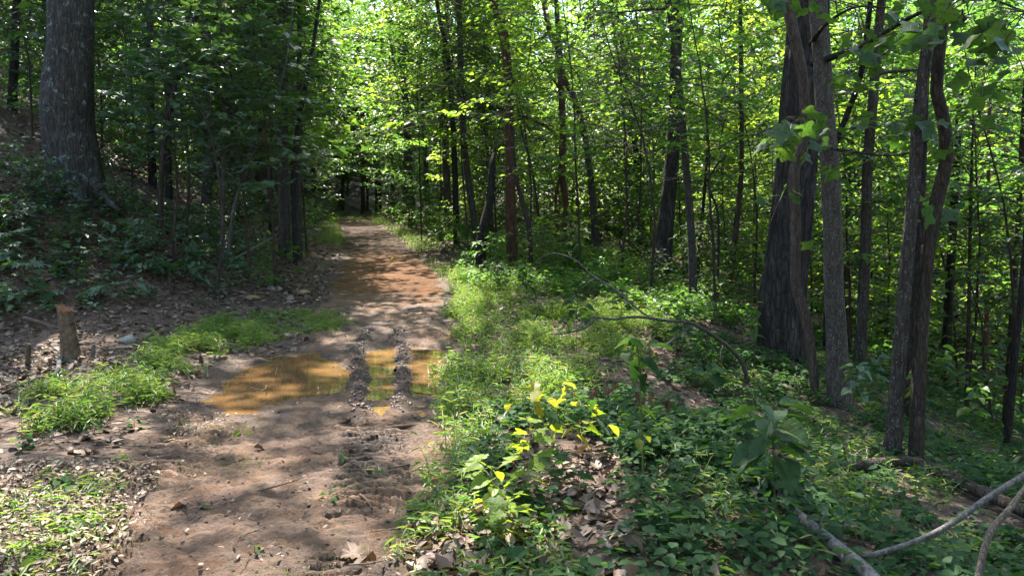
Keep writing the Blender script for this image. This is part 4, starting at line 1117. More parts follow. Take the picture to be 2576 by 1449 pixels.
for i, (x, y, hc, lab) in enumerate([(-10.6, 31, 14, 'tall straight tree on the bank beside the far track'), (-12.8, 38, 15, 'tall straight tree on the bank near the bend')]):
    z = float(H(x, y)); root = thing('forest_tree', lab, 'tree', (x, y, z))
    zz = np.linspace(-.4, hc, 24); wb = np.cumsum(np.random.default_rng(i).normal(size=(24, 2)) * .04, 0); mb = MB(); mb.add(*tube(np.column_stack([wb, zz]), np.linspace(.14, .05, 24), 12, bark=.06, seed=i, flare=.3))
    obj('trunk', mb.mesh('trunk', True), M[['bark_grey', 'bark_brown'][i % 2]], root)
    b_, l_ = cloud_crown(950 + i, hc, 4.6, 2.6, 80, 50, .17, z_base=hc - 4, keep=lambda P, o=(x, y, z): sun_keep(P + [o[0], o[1], o[2]]))
    obj('limbs', b_.mesh('limbs'), M['bark_brown'], root); obj('crown', l_.mesh('crown'), M['leaf_mid'], root)
for i, (x, y) in enumerate([(4.5, -6), (8.5, -4.5), (12, 1), (13, 6), (6, -10), (0.5, -9), (-3.5, -9.5), (10, -9), (3, -13), (12.5, -2), (15, 10), (-8, -8)]):  # unseen trees added to cut the sky light from behind
    z = float(H(x, y)); root = thing('forest_tree', 'unseen leafy tree added outside the view to block sky light', 'tree', (x, y, z), 'trees beside the viewpoint')
    put('trunk', forest_tr[i % 4], root, (0, 0, 0), i, 1.0); put('branches', forest_br[i % 4], root, (0, 0, 0), i, 1.0); put('crown', leafy(forest_lf[i % 4], 'leaf_mid'), root, (0, 0, 0), i, 1.0)
# unseen trees added beside and behind the viewpoint, their crowns shading the foreground
for i, (x, y, hc) in enumerate([(-10.5, 8.5, 12.0), (7.0, 4.0, 11.5), (9.5, 0.0, 12), (4.5, -4.0, 12), (10, 7.5, 12), (2, -10, 13)  , (6.5, -1.5, 12), (1.5, -5, 13), (5.2, 1.2, 11), (3.2, -2.6, 12), (8.2, 3.6, 11), (0.5, -3.2, 13)]):
    z = float(H(x, y))
    root = thing('forest_tree', 'unseen tree added beside the viewpoint for the shade it casts', 'tree', (x, y, z), 'trees beside the viewpoint')
    zz = np.linspace(-.4, hc, 20); mb = MB(); mb.add(*tube(np.column_stack([np.zeros(20), np.zeros(20), zz]), np.linspace(.2, .06, 20), 12, bark=.06, seed=i, flare=.3))
    obj('trunk', mb.mesh('trunk', True), M['bark_brown'], root)
    b_, l_ = cloud_crown(900 + i, hc, 5.2, 2.8, 150, 50, .18, z_base=hc - 4, keep=lambda P, o=(x, y, z): sun_keep(P + [o[0], o[1], o[2]]))
    obj('limbs', b_.mesh('limbs'), M['bark_brown'], root); obj('crown', l_.mesh('crown'), M['leaf_mid'], root)
print('young', n_y, 'tall', n_t, [len(m.polygons) for m in small_lf + forest_lf])
#==PART2==
# ------------------------------------------------------------------ scatter helpers
def scatter(n, x0, x1, y0, y1, poly=None, seed=0, pw=1.0, path=None):
    """random ground points; poly limits them to a region as seen in the photograph"""
    r = np.random.default_rng(seed)
    y = y0 + (y1 - y0) * r.random(n) ** pw
    x = x0 + (x1 - x0) * r.random(n)
    z = G(x, y)
    P = np.column_stack([x, y, z])
    k = np.ones(n, bool)
    if poly is not None:
        px, py = proj(P)
        sc_ = 900.0 / np.maximum(P[:, 1], 1)
        k &= in_poly(px + sc_ * .55 * fbm(x * 1.6 + 60, y * 1.6, 3), py + sc_ * .2 * fbm(x * 1.6, y * 1.6 + 30, 3), poly)
    if path is not None:
        pm = path_mask(x, y)
        k &= (pm < path)
    return P[k]


def stuff(name, mb, mat, label, cat):
    return obj(name, mb.mesh(name), M[mat], kind='stuff', label=label, category=cat)


# ------------------------------------------------------------------ grass
def grass_blades(mb, P, h0, h1, w, lean=.5, per=6, spread=.05, lances=4):
    r = np.random.default_rng(len(P))
    n = len(P)
    if n == 0: return
    Q = np.repeat(P, per, 0); Q[:, :2] += r.normal(size=(len(Q), 2)) * spread; Q[:, 2] -= .01
    az = r.uniform(0, 6.28, len(Q)); le = np.abs(r.normal(size=len(Q))) * lean
    D = np.column_stack([np.cos(az) * np.sin(le), np.sin(az) * np.sin(le), np.cos(le)])
    N = np.column_stack([-np.cos(az) * np.cos(le), -np.sin(az) * np.cos(le), np.sin(le)])
    hh = r.uniform(h0, h1, len(Q))
    V, Fc, A = leaves(Q, D, N, hh, w, BLADE); mb.add(V, Fc, A)
    # lance leaves up the stems
    if lances:
        K = np.repeat(np.arange(len(Q)), lances)
        f = r.uniform(.25, 1, len(K))
        B = Q[K] + D[K] * (hh[K] * f)[:, None]
        a2 = r.uniform(0, 6.28, len(K))
        D2 = np.column_stack([np.cos(a2), np.sin(a2), r.normal(size=len(K)) * .3 + .1])
        N2 = np.column_stack([r.normal(size=len(K)) * .3, r.normal(size=len(K)) * .3, np.ones(len(K))])
        ll = r.uniform(.045, .10, len(K))
        mb.add(*leaves(B, D2, N2, ll, ll * .17, LANCE))


PG_LEFT = [(40, 1090), (70, 1020), (190, 985), (330, 930), (450, 850), (500, 805), (560, 800), (640, 830), (660, 862), (590, 890), (520, 935), (420, 1000), (300, 1050), (160, 1100)]
PG_LEFT2 = [(600, 790), (760, 770), (860, 800), (870, 830), (760, 850), (650, 860)]
PG_RIGHT = [(1150, 700), (1260, 690), (1420, 720), (1650, 760), (1700, 850), (1560, 930), (1400, 1010), (1250, 1060), (1180, 1230), (1095, 1240), (1085, 1150), (1130, 1080), (1115, 1000), (1140, 900), (1135, 800)]
PG_NEAR = [(-100, 1230), (60, 1180), (170, 1170), (260, 1220), (290, 1290), (230, 1370), (150, 1449), (-100, 1500)]
PG_NEAR2 = [(1060, 1260), (1150, 1230), (1260, 1270), (1420, 1400), (1430, 1500), (1080, 1500), (1030, 1400)]
mb = MB()
P = scatter(26000, -8, -1, 5.2, 12, PG_LEFT, 1); P = P[fbm(P[:, 0] * 1.7, P[:, 1] * 1.7) > -.22]
P = P[fbm(P[:, 0] * 3, P[:, 1] * 3, 2) > -.02]; P = P[r_.random(len(P)) < np.clip(.25 + 1.6 * fbm(P[:, 0] * 2 + 9, P[:, 1] * 2, 3) + .35, .08, 1)]; grass_blades(mb, P[:620], .05, .26, .008, .65, 4, .06, 4)
P = scatter(9000, -6, -1, 9, 14, PG_LEFT2, 2); grass_blades(mb, P[:240], .03, .10, .006, .7, 4, .07, 3)
stuff('grass', mb, 'grass', 'bright tufted grass strip beside the puddles', 'grass')
mb = MB()
P = scatter(40000, -2, 6, 4, 22, PG_RIGHT, 3, 1.0); P = P[fbm(P[:, 0] * 1.3 + 5, P[:, 1] * 1.3) > -.3]
P = P[fbm(P[:, 0] * 2.6, P[:, 1] * 2.6, 2) > -.1]; P = P[r_.random(len(P)) < np.clip(.5 + 1.5 * fbm(P[:, 0] * 1.5 + 2, P[:, 1] * 1.5, 3), .1, 1)]; grass_blades(mb, P[:2500], .06, .34, .009, .7, 4, .07, 4)
stuff('grass', mb, 'grass', 'lush soft grass on the verge between the track and the slope', 'grass')
mb = MB()
P = scatter(9000, -5, 0, 2.8, 6, PG_NEAR, 4); P = P[fbm(P[:, 0] * 3, P[:, 1] * 3) > -.05]; P = P[fbm(P[:, 0] * 5, P[:, 1] * 5, 2) > .0]; grass_blades(mb, P[:300], .02, .08, .004, .9, 5, .06, 1)
P = scatter(9000, -1.2, 1.2, 2.8, 6, PG_NEAR2, 5); P = P[fbm(P[:, 0] * 3, P[:, 1] * 3) > -.05]; grass_blades(mb, P[:420], .03, .12, .0045, .8, 5, .05, 1)
PG_MOSS = [(380, 1150), (640, 1080), (780, 1080), (760, 1190), (560, 1210), (420, 1250)]
P = scatter(20000, -4, 0, 3, 8, [(200, 1500), (420, 1050), (1150, 1050), (1120, 1250), (1050, 1500)], 6); P = P[fbm(P[:, 0] * 2.2 + 40, P[:, 1] * 2.2) > .28]; grass_blades(mb, P[:420], .012, .045, .003, 1.0, 5, .06, 0)
stuff('grass', mb, 'grass', 'short sparse grass creeping onto the bare mud', 'grass')
mb = MB()
r = np.random.default_rng(8)
for sgn in (-1, 1):
    y = 15 + 45 * r.random(1500) ** 1.2
    if sgn < 0: y = 25 + 36 * r.random(1500)
    x = xc(y) + sgn * (np.interp(y, [15, 60], [1.15, 1.1]) + np.abs(r.normal(size=1500)) * .55)
    P = np.column_stack([x, y, G(x, y)])
    P = P[(fbm(x * .5, y * .5) > -.05) & (r.random(len(x)) < np.interp(y, [15, 24], [.3, 1]))]
    grass_blades(mb, P, .1, .3, .012, .5, 4, .1, 1)
y = 44 + 16 * r.random(500); x = xc(y) + r.normal(size=500) * .5; P = np.column_stack([x, y, G(x, y)]); grass_blades(mb, P, .06, .15, .015, .6, 4, .1, 0)
stuff('grass', mb, 'grass', 'low grass lining the track further along', 'grass')
mb = MB()
P = scatter(9000, 0, 10, 3, 13, [(1300, 1100), (1500, 950), (1900, 850), (2500, 1050), (2576, 1449), (1500, 1449)], 44); P = P[fbm(P[:, 0] * 1.8 + 3, P[:, 1] * 1.8, 2) > .08]
grass_blades(mb, P[:520], .05, .24, .006, .7, 4, .06, 3)
stuff('grass', mb, 'grass', 'thin grass tufts scattered through the shaded ground cover', 'grass')

# ------------------------------------------------------------------ ground cover, litter, twigs
def plantlets(mb, P, hmin, hmax, nl, l0, l1, shape=HEX, wr=.72, flat_=.35):
    r = np.random.default_rng(len(P) + 3)
    n = len(P)
    hgt = r.uniform(hmin, hmax, n)
    K = np.repeat(np.arange(n), nl)
    a = r.uniform(0, 6.28, n)[K] + np.tile(np.arange(nl) * 2.399, n) + r.normal(size=len(K)) * .3
    C = P[K].copy(); C[:, 2] += hgt[K] * r.uniform(.55, 1.0, len(K))
    C[:, 0] += np.cos(a) * .015; C[:, 1] += np.sin(a) * .015
    D = np.column_stack([np.cos(a), np.sin(a), r.normal(size=len(K)) * .25 + .05])
    N = np.column_stack([r.normal(size=len(K)) * flat_, r.normal(size=len(K)) * flat_, np.ones(len(K))])
    L = r.uniform(l0, l1, len(K))
    mb.add(*leaves(C, D, N, L, L * wr, shape))


PC_R = [(1150, 1230), (1250, 1060), (1420, 960), (1560, 870), (1760, 800), (1900, 780), (2576, 930), (2700, 950), (2700, 1500), (1200, 1500), (1420, 1400), (1300, 1290), (1230, 1260)]
BARE = [(1330, 1080), (1430, 1070), (1560, 1160), (1600, 1280), (1520, 1449), (1390, 1449), (1440, 1330), (1330, 1240), (1290, 1150)]
mb = MB()
P = scatter(60000, -1, 15, 2.6, 19, PC_R, 11, 1.3)
px, py = proj(P); P = P[~in_poly(px, py, BARE)]
P = P[fbm(P[:, 0] * 1.1 + 20, P[:, 1] * 1.1, 3) + .5 * vnoise(P[:, 0] * 4, P[:, 1] * 4) > -.12]
bigger = fbm(P[:, 0] * .8 + 50, P[:, 1] * .8, 3) > .1
P1, P2 = P[~bigger], P[bigger]
print('cover', len(P1), len(P2))
a_, b_ = int(len(P1) * .5), int(len(P2) * .5)
P1, P2 = P1[:7000], P2[:4000]
a_, b_ = int(len(P1) * .6), int(len(P2) * .4)
plantlets(mb, P1[:a_], .02, .11, 5, .028, .062)
plantlets(mb, P1[a_:], .03, .16, 3, .05, .085, HEX, .8)
plantlets(mb, P2[:b_], .05, .22, 6, .055, .11, HEX, .55)
plantlets(mb, P2[b_:], .03, .2, 5, .035, .07)
stuff('ground_cover', mb, 'leaf_cover', 'low leafy ground cover carpeting the shaded slope', 'undergrowth')
mb = MB()
PC_S = [(1160, 660), (1260, 610), (1500, 640), (1800, 740), (1900, 820), (1700, 830), (1500, 760), (1300, 740), (1160, 740)]
P = scatter(22000, -2, 12, 11, 32, PC_S, 12)
plantlets(mb, P[:2600], .05, .4, 6, .06, .12)
stuff('ground_cover', mb, 'leaf_mid', 'sunlit leafy undergrowth along the verge below the trunks', 'undergrowth')
mb = MB()
PC_L = [(-100, 500), (300, 470), (620, 560), (640, 700), (560, 760), (400, 760), (200, 780), (-100, 830)]
P = scatter(26000, -16, -3, 9, 24, PC_L, 13)
P = P[fbm(P[:, 0] * .9, P[:, 1] * .9, 3) > -.02]
plantlets(mb, P[:800], .05, .25, 5, .06, .12)
stuff('ground_cover', mb, 'leaf_bluish', 'scattered bluish green undergrowth on the leafy bank', 'undergrowth')
mb = MB()
r = np.random.default_rng(14)
y = 14 + 60 * r.random(9000) ** 1.1; x = (r.random(9000) * 2 - 1) * (.72 * y + 2)
s = np.abs(x - xc(y)); k = (s > 2.0) & (fbm(x * .45, y * .45, 3) > -.12); P = np.column_stack([x, y, H(x, y)])[k]
px, py = proj(P); P = P[~((px < 640) & (P[:, 1] < 20))]
plantlets(mb, P[:5500], .1, .75, 6, .09, .2, KITE, .7, .5)
stuff('ground_cover', mb, 'leaf_mid', 'undergrowth covering the forest floor between the distant trunks', 'undergrowth')

mb = MB()
r = np.random.default_rng(15)


def litter(P, l0, l1):
    n = len(P); P = P.copy(); P[:, 2] += r.uniform(.004, .035, n)
    D = rdir(n, .35); N = np.column_stack([r.normal(size=n) * .5, r.normal(size=n) * .5, np.ones(n)])
    L = r.uniform(l0, l1, n)
    V, Fc, A = leaves(P, D, N, L, L * r.uniform(.45, .8, n), HEX)
    mb.add(V, Fc, A)


P = scatter(16000, -12, -1.5, 5, 16, None, 16, 1, -.12)
px, py = proj(P); P = P[(py > 480)]; litter(P[:7000], .05, .12)
P = scatter(12000, -.5, 9, 2.6, 13, None, 17, 1.2, -.15); litter(P[:5500], .05, .13)
P = scatter(9000, -5, 1, 2.6, 11, None, 18, 1.2); P = P[P[:, 2] > ZW + .01]; litter(P[:2600], .008, .035)
P = np.vstack([np.append(q_ + r.normal(size=2) * .2, ZW - .008) for P_ in PUDDLES.values() for q_ in P_ for _ in range(3)]); k_ = G(P[:, 0], P[:, 1]) < ZW; litter(P[k_], .01, .035)
P = scatter(5000, -14, -2, 13, 30, None, 19, 1, -.2); litter(P[:3500], .09, .16)
P = scatter(4000, -1.2, 1.6, 2.6, 5.2, BARE + [], 20); litter(P[:420], .03, .085)
P = scatter(4000, -1.5, 1.6, 2.6, 5.2, PG_NEAR2, 21); litter(P[:260], .06, .13)
stuff('leaf_litter', mb, 'litter', 'brown dead leaves covering the forest floor', 'leaf litter')

mb = MB()  # pale dry scraps laid in the sun patches to brighten them by colour
for poly, n_, xx, yy, l0, l1, sd in (([(-120, 1180), (120, 1150), (420, 1180), (330, 1330), (200, 1500), (-120, 1500)], 3200, (-5, -1), (2.6, 6), .012, .05, 51), ([(-100, 880), (130, 870), (320, 880), (420, 900), (300, 960), (120, 1010), (-100, 1080)], 1700, (-9, -3), (5, 10), .025, .08, 52),
                                     ([(1030, 1330), (1200, 1290), (1330, 1300), (1480, 1400), (1500, 1500), (1000, 1500)], 500, (-1.2, 1.2), (2.6, 5), .03, .09, 53), ([(420, 1040), (600, 1050), (560, 1110), (380, 1150)], 500, (-4, -1.5), (4, 8), .015, .05, 54)):
    P = scatter(n_ * 9, xx[0], xx[1], yy[0], yy[1], poly, sd); P = P[fbm(P[:, 0] * 2.5, P[:, 1] * 2.5, 2) > -.25]
    litter(P[:n_], l0, l1)
stuff('dry_litter', mb, 'litter_pale', 'pale dry leaf scraps and straw brightening the sun patches', 'leaf litter')
mb = MB()
P = np.vstack([scatter(900, -10, -2.5, 6, 15, None, 22, 1, -.2)[:420], scatter(500, -.3, 7, 2.7, 10, None, 23, 1, -.1)[:160], scatter(300, -4.5, .3, 2.8, 9, None, 24)[:90]])
for p in P:
    a = r.uniform(0, 6.28); ln = r.uniform(.12, .6) * (1 if p[0] < -2.6 else .7); b = a + r.normal() * .3
    q = np.array([p, p + [math.cos(a) * ln * .5, math.sin(a) * ln * .5, 0], p + [math.cos(a) * ln * .5 + math.cos(b) * ln * .5, math.sin(a) * ln * .5 + math.sin(b) * ln * .5, 0]])
    q[:, 2] = H(q[:, 0], q[:, 1]) + r.uniform(.0, .03) + .004
    rad = r.uniform(.002, .006)
    mb.add(*tube(q, [rad, rad * .8, rad * .4], 4))
stuff('fallen_twigs', mb, 'dead_wood', 'thin dead twigs scattered over the forest floor', 'twigs')

# mud clods and grit along the tyre ridges and puddle edges
mb = MB()


def clod(mb, c, s, seed):
    rr = np.random.default_rng(seed)
    t = (1 + 5 ** .5) / 2
    v = norm(np.array([(-1, t, 0), (1, t, 0), (-1, -t, 0), (1, -t, 0), (0, -1, t), (0, 1, t), (0, -1, -t), (0, 1, -t), (t, 0, -1), (t, 0, 1), (-t, 0, -1), (-t, 0, 1)], float))
    f = np.array([(0, 11, 5), (0, 5, 1), (0, 1, 7), (0, 7, 10), (0, 10, 11), (1, 5, 9), (5, 11, 4), (11, 10, 2), (10, 7, 6), (7, 1, 8), (3, 9, 4), (3, 4, 2), (3, 2, 6), (3, 6, 8), (3, 8, 9), (4, 9, 5), (2, 4, 11), (6, 2, 10), (8, 6, 7), (9, 8, 1)])
    mb.add(c + v * s * rr.uniform(.6, 1.3, (12, 1)) * [1, 1, .7], f)


for L in RIDGES:
    C = catmull(np.column_stack([L, np.zeros(len(L))]), .01)
    for i in range(260):
        p = C[r.integers(len(C))][:2] + r.normal(size=2) * .06
        clod(mb, np.array([p[0], p[1], g1(*p)]), r.uniform(.006, .026), i)
for i in range(420):
    P_ = list(PUDDLES.values())[i % 3]; k = r.integers(len(P_)); f = r.random()
    p = P_[k] * (1 - f) + P_[(k + 1) % len(P_)] * f + r.normal(size=2) * .09
    clod(mb, np.array([p[0], p[1], g1(*p)]), r.uniform(.004, .013), i)
gp = scatter(16000, -5, .6, 2.7, 11, None, 41, 1.25); gp = gp[path_mask(gp[:, 0], gp[:, 1]) > -.1]; gp = gp[gp[:, 2] > ZW + .008][:2600]
stuff('mud_clods', mb, 'mud_dark', 'dark churned lumps of mud along the ridges of the ruts', 'mud')
mb = MB()
for i, p in enumerate(gp): clod(mb, p - [0, 0, .003], .004 + .012 * r.random() ** 2.5, i % 50)
stuff('mud_grit', mb, 'mud', 'crumbs of drying mud strewn over the track', 'mud')

# ------------------------------------------------------------------ broken stump and small stumps
def tube_px(pts, k=10, step=.06, **kw):
    Wp = np.array([[*at(x, y, Y), w * Y / F / 2] for x, y, Y, w in pts])
    C = catmull(Wp, step)
    return C[:, :3], C[:, 3]


def one_tube(name, pts, mat, label, cat, k=10, step=.06, bark=.06, subs=(), group=None, part='stem'):
    P, R = tube_px(pts, k, step)
    o0 = P[0].copy()
    root = thing(name, label, cat, tuple(o0), group)
    mb = MB(); mb.add(*tube(P - o0, R, k, bark=bark, seed=len(label)))
    obj(part, mb.mesh(name, True), M[mat], root)
    for sname, sp in subs:
        P2, R2 = tube_px(sp, k, step)
        mb = MB(); mb.add(*tube(P2 - o0, R2, max(6, k - 2), bark=bark, seed=len(sp)))
        obj(sname, mb.mesh(sname, True), M[mat], root)
    return root


S = hit(180, 902); Ys = S[1]
root = thing('tree_stump', 'broken dead stump full of beetle holes standing in sunlit litter', 'stump', tuple(S))
n, k = 30, 26
hgt = 128 * Ys / F; rad = 20 * Ys / F
a = np.linspace(0, 2 * math.pi, k, endpoint=False)
z = np.linspace(-.12, 1, n)
V = []
for i, t in enumerate(z):
    rr = rad * (1.12 - .22 * t + .25 * math.exp(-max(t, 0) * 9)) * (1 + .10 * vnoise(np.cos(a) * 1.5 + 3, np.sin(a) * 1.5 + t * 2) + .06 * vnoise(np.cos(a) * 5, np.sin(a) * 5 + t * 9))
    top = np.clip(1 + .05 * np.cos(a - 2.6) + .10 * vnoise(np.cos(a) * 3 + 7, np.sin(a) * 3), .8, 1.2)
    V.append(np.column_stack([np.cos(a) * rr - .045 * t, np.sin(a) * rr, t * hgt * (top if t > .8 else 1 + (top - 1) * max(t, 0) / .8)]))
V = np.vstack(V)
i = np.arange(n - 1)[:, None] * k; j = np.arange(k)[None]; j2 = (j + 1) % k
mb = MB(); mb.add(V, np.stack([i + j, i + j2, i + k + j2, i + k + j], -1).reshape(-1, 4))
bo = obj('bark', mb.mesh('stump_bark', True), M['stump'], root)
mb = MB(); rim = V[-k:] * [1.0, 1.0, 1]; c = rim.mean(0)
ring2 = c + (rim - c) * .82; ring2[:, 2] -= .03 + .02 * r.random(k); ring3 = c + (rim - c) * .4; ring3[:, 2] -= .07 + .05 * r.random(k)
VV = np.vstack([rim * [1, 1, 1], ring2, ring3, c - [0, 0, .1]])
ff = []
for b0 in (0, k):
    for q in range(k): ff += [(b0 + q, b0 + (q + 1) % k, b0 + k + (q + 1) % k), (b0 + q, b0 + k + (q + 1) % k, b0 + k + q)]
for q in range(k): ff.append((2 * k + q, 2 * k + (q + 1) % k, 3 * k))
mb.add(VV, np.array(ff)); obj('rotten_core', mb.mesh('rotten_core'), M['stump_core'], root, label='crumbling orange wood of the broken top')
hm = None
for hx, hy in ((190, 808), (188, 819), (196, 837), (195, 843), (194, 851), (193, 858), (195, 868), (186, 812), (178, 815)):
    p = at(hx, hy, Ys - rad * .9) - S
    if hm is None:
        mb = MB(); mb.add(*tube(np.array([[0, -.03, 0], [0, .006, 0], [0, .012, 0]]), [.0085, .0085, .002], 8)); hm = mb.mesh('beetle_hole'); hm.materials.append(M['bark_dark'])
    o = obj('beetle_hole', hm, None, root); aa = math.atan2(p[1], p[0] + .02); rr = rad * 1.0
    o.location = (p[0], -math.sqrt(max(1e-4, (rad * 1.02) ** 2 - (p[0] + .02) ** 2)) + .002, p[2])
for k_, (bx, by, ht, wd, lab) in enumerate(((70, 925, 60, 12, 'thin brown sapling stub left of the broken stump'), (233, 905, 40, 9, 'pale cut sapling stub right of the broken stump'))):
    b0 = hit(bx, by)
    one_tube('sapling_stub', [(bx, by + 8, b0[1], wd * 1.2), (bx + 1, by - ht * .5, b0[1], wd), (bx + 3, by - ht, b0[1], wd * .8)], 'dead_wood' if k_ else 'stem_brown', lab, 'stump', 9, .03)
# surface root and pale branch by the stump
Yb = hit(140, 960)[1]
one_tube('fallen_branch', [(168, 880, Ys, 9), (150, 905, Ys - .2, 11), (146, 930, Yb, 11), (135, 948, Yb - .1, 9)], 'grey_branch', 'short crooked root curling out from the broken stump', 'branch')
one_tube('fallen_branch', [(160, 938, Yb + .1, 8), (110, 945, Yb, 9), (60, 965, Yb - .25, 8), (0, 990, Yb - .5, 7), (-60, 1015, Yb - .7, 6)], 'dead_wood', 'pale dry branch lying in front of the broken stump', 'branch', subs=[('side_twig', [(95, 952, Yb - .05, 5), (100, 975, Yb - .1, 4), (104, 985, Yb - .12, 3)])])
Yq = hit(60, 840)[1]
one_tube('fallen_branch', [(-20, 845, Yq, 8), (60, 852, Yq + .05, 7), (150, 868, Yq - .1, 5)], 'stem_brown', 'dark stick lying behind the thin sapling stub', 'branch')
one_tube('fallen_branch', [(-10, 862, Yq - .6, 7), (20, 888, Yq - .8, 7), (45, 905, Yq - .9, 5)], 'grey_branch', 'short pale stick leaning at the very edge by the stubs', 'branch')
one_tube('fallen_branch', [(60, 800, Yq + .3, 11), (110, 815, Yq + .2, 11), (165, 835, Yq + .1, 9)], 'stem_brown', 'thick dark limb half buried behind the broken stump', 'branch')

# fallen pole on the bank, bare twig by the saplings
Yp = 18.5
a0, a1 = hit(285, 420), hit(525, 478)
one_tube('fallen_pole', [(278, 419, a0[1], 8), (340, 430, (a0[1] * 3 + a1[1]) / 4, 8), (430, 452, (a0[1] + a1[1]) / 2, 7), (530, 477, a1[1], 5)], 'dead_wood', 'long bare pole lying across the litter of the bank', 'log', part='trunk')
Yt2 = hit(560, 670)[1]
one_tube('leaning_stick', [(553, 674, Yt2, 5), (610, 640, Yt2 + .3, 5), (660, 612, Yt2 + .5, 4), (700, 588, Yt2 + .7, 3)], 'grey_branch', 'bare stick slanting up beside the twin saplings', 'branch')

# stones
def stone(px, py, wpx, hpx, mat, label):
    b0 = hit(px, py + hpx * .5); s = wpx * b0[1] / F / 2; sz = hpx * b0[1] / F / 2
    nlat, nlon = 9, 14
    th = np.linspace(0, math.pi, nlat); ph = np.linspace(0, 2 * math.pi, nlon, endpoint=False)
    T, Q = np.meshgrid(th, ph, indexing='ij')
    v = np.stack([np.sin(T) * np.cos(Q), np.sin(T) * np.sin(Q), np.cos(T)], -1).reshape(-1, 3)
    rr = np.random.default_rng(int(px))
    for _ in range(9):
        nn = norm(rr.normal(size=3)); dd = rr.uniform(.55, .85)
        e = v @ nn - dd; v = v - np.outer(np.maximum(e, 0), nn)
    v = v * [s, s * .8, sz * 1.1] * (1 + .06 * rr.normal(size=(len(v), 1)) * 0.5)
    i = np.arange(nlat - 1)[:, None] * nlon; j = np.arange(nlon)[None]; j2 = (j + 1) % nlon
    mb = MB(); mb.add(v, np.stack([i + j, i + nlon + j, i + nlon + j2, i + j2], -1).reshape(-1, 4))
    o = obj('stone', mb.mesh('stone'), M[mat], None, (b0[0], b0[1], b0[2] + sz * .45), label=label, category='stone')
    o['group'] = 'stones at the foot of the bank'


stone(322, 846, 50, 34, 'stone', 'pale grey angular rock at the edge of the shade behind the grass')
stone(640, 745, 46, 18, 'stone_clay', 'low ochre stone among leaves below the bank')
stone(762, 731, 40, 18, 'stone_clay', 'brownish stone close to the edge of the track')
stone(690, 722, 44, 16, 'stone', 'dull stone lying between the ochre and the brownish stones')

# roots and clay hollow at the foot of the huge tree
rt, o0, Yt1 = tree_roots['huge old tree with grey lichen plates on its bark, flaring roots']
for pts in ([(235, 455, Yt1 - .3, 26), (252, 482, Yt1 - .45, 22), (272, 505, Yt1 - .6, 16), (300, 530, Yt1 - .8, 8)],
            [(172, 450, Yt1 - .3, 26), (155, 475, Yt1 - .45, 22), (140, 495, Yt1 - .6, 15), (125, 520, Yt1 - .8, 8)],
            [(205, 470, Yt1 - .3, 30), (206, 500, Yt1 - .45, 26), (212, 525, Yt1 - .7, 14)]):
    P, R = tube_px(pts, 10, .06)
    mb = MB(); mb.add(*tube(P - o0, R, 12, bark=.1, seed=pts[0][0])); obj('root', mb.mesh('root', True), M['bark_lichen'], rt)
# ------------------------------------------------------------------ fallen limbs
Ya = hit(1880, 965)[1]
one_tube('fallen_branch', [(1915, 1000, Ya - .2, 9), (1885, 965, Ya, 11), (1866, 912, Ya - .1, 11), (1838, 878, Ya - .25, 10), (1782, 836, Ya - .5, 10), (1735, 812, Ya - .6, 9), (1690, 808, Ya - .72, 8), (1600, 797, Ya - .9, 7), (1545, 803, Ya - 1, 6), (1490, 799, Ya - 1.1, 5), (1450, 822, Ya - 1.15, 2)], 'bark_young',
         'long arched dead branch reaching over the grass verge', 'branch', 9, .05, .05,
         subs=[('side_branch', [(1640, 802, Ya - .8, 5), (1602, 776, Ya - .7, 5), (1545, 727, Ya - .5, 5), (1486, 690, Ya - .3, 4), (1447, 654, Ya - .2, 4), (1390, 638, Ya, 3), (1340, 662, Ya + .1, 1.5)]),
               ('side_branch', [(1740, 818, Ya - .6, 7), (1700, 850, Ya - .8, 6), (1660, 880, Ya - 1, 3)]),
               ('side_branch', [(1500, 800, Ya - 1.1, 5), (1470, 825, Ya - 1.2, 5), (1420, 838, Ya - 1.3, 4), (1390, 840, Ya - 1.3, 2)])])
fb = [o for o in SC.objects if o.get('label', '').startswith('long arched dead branch')][0]
fo = np.array(fb.location[:])
for pts in ([(1700, 806, Ya - .7, 3), (1712, 780, Ya - .75, 2), (1730, 768, Ya - .8, 1)], [(1560, 745, Ya - .55, 3), (1575, 725, Ya - .6, 2), (1600, 716, Ya - .65, 1)], [(1820, 866, Ya - .3, 3), (1812, 892, Ya - .4, 2), (1816, 915, Ya - .45, 1)], [(1500, 700, Ya - .35, 3), (1478, 712, Ya - .4, 2), (1462, 730, Ya - .45, 1)]):
    P, R = tube_px(pts, 5, .05); mb = MB(); mb.add(*tube(P - fo, R, 5)); obj('side_twig', mb.mesh('side_twig', True), M['bark_young'], fb)
Yl = hit(2350, 1200)[1]
one_tube('fallen_log', [(x_, y_, hit(x_, y_ + w_ * .75)[1], w_) for x_, y_, w_ in ((2090, 1185, 22), (2160, 1172, 26), (2280, 1162, 32), (2350, 1182, 34), (2450, 1228, 34), (2540, 1268, 34), (2640, 1318, 32))], 'bark_brown', 'mossy brown log sloping down across the ground cover', 'log', 16, .06, .09, part='trunk')
Yg = hit(2150, 1440)[1]
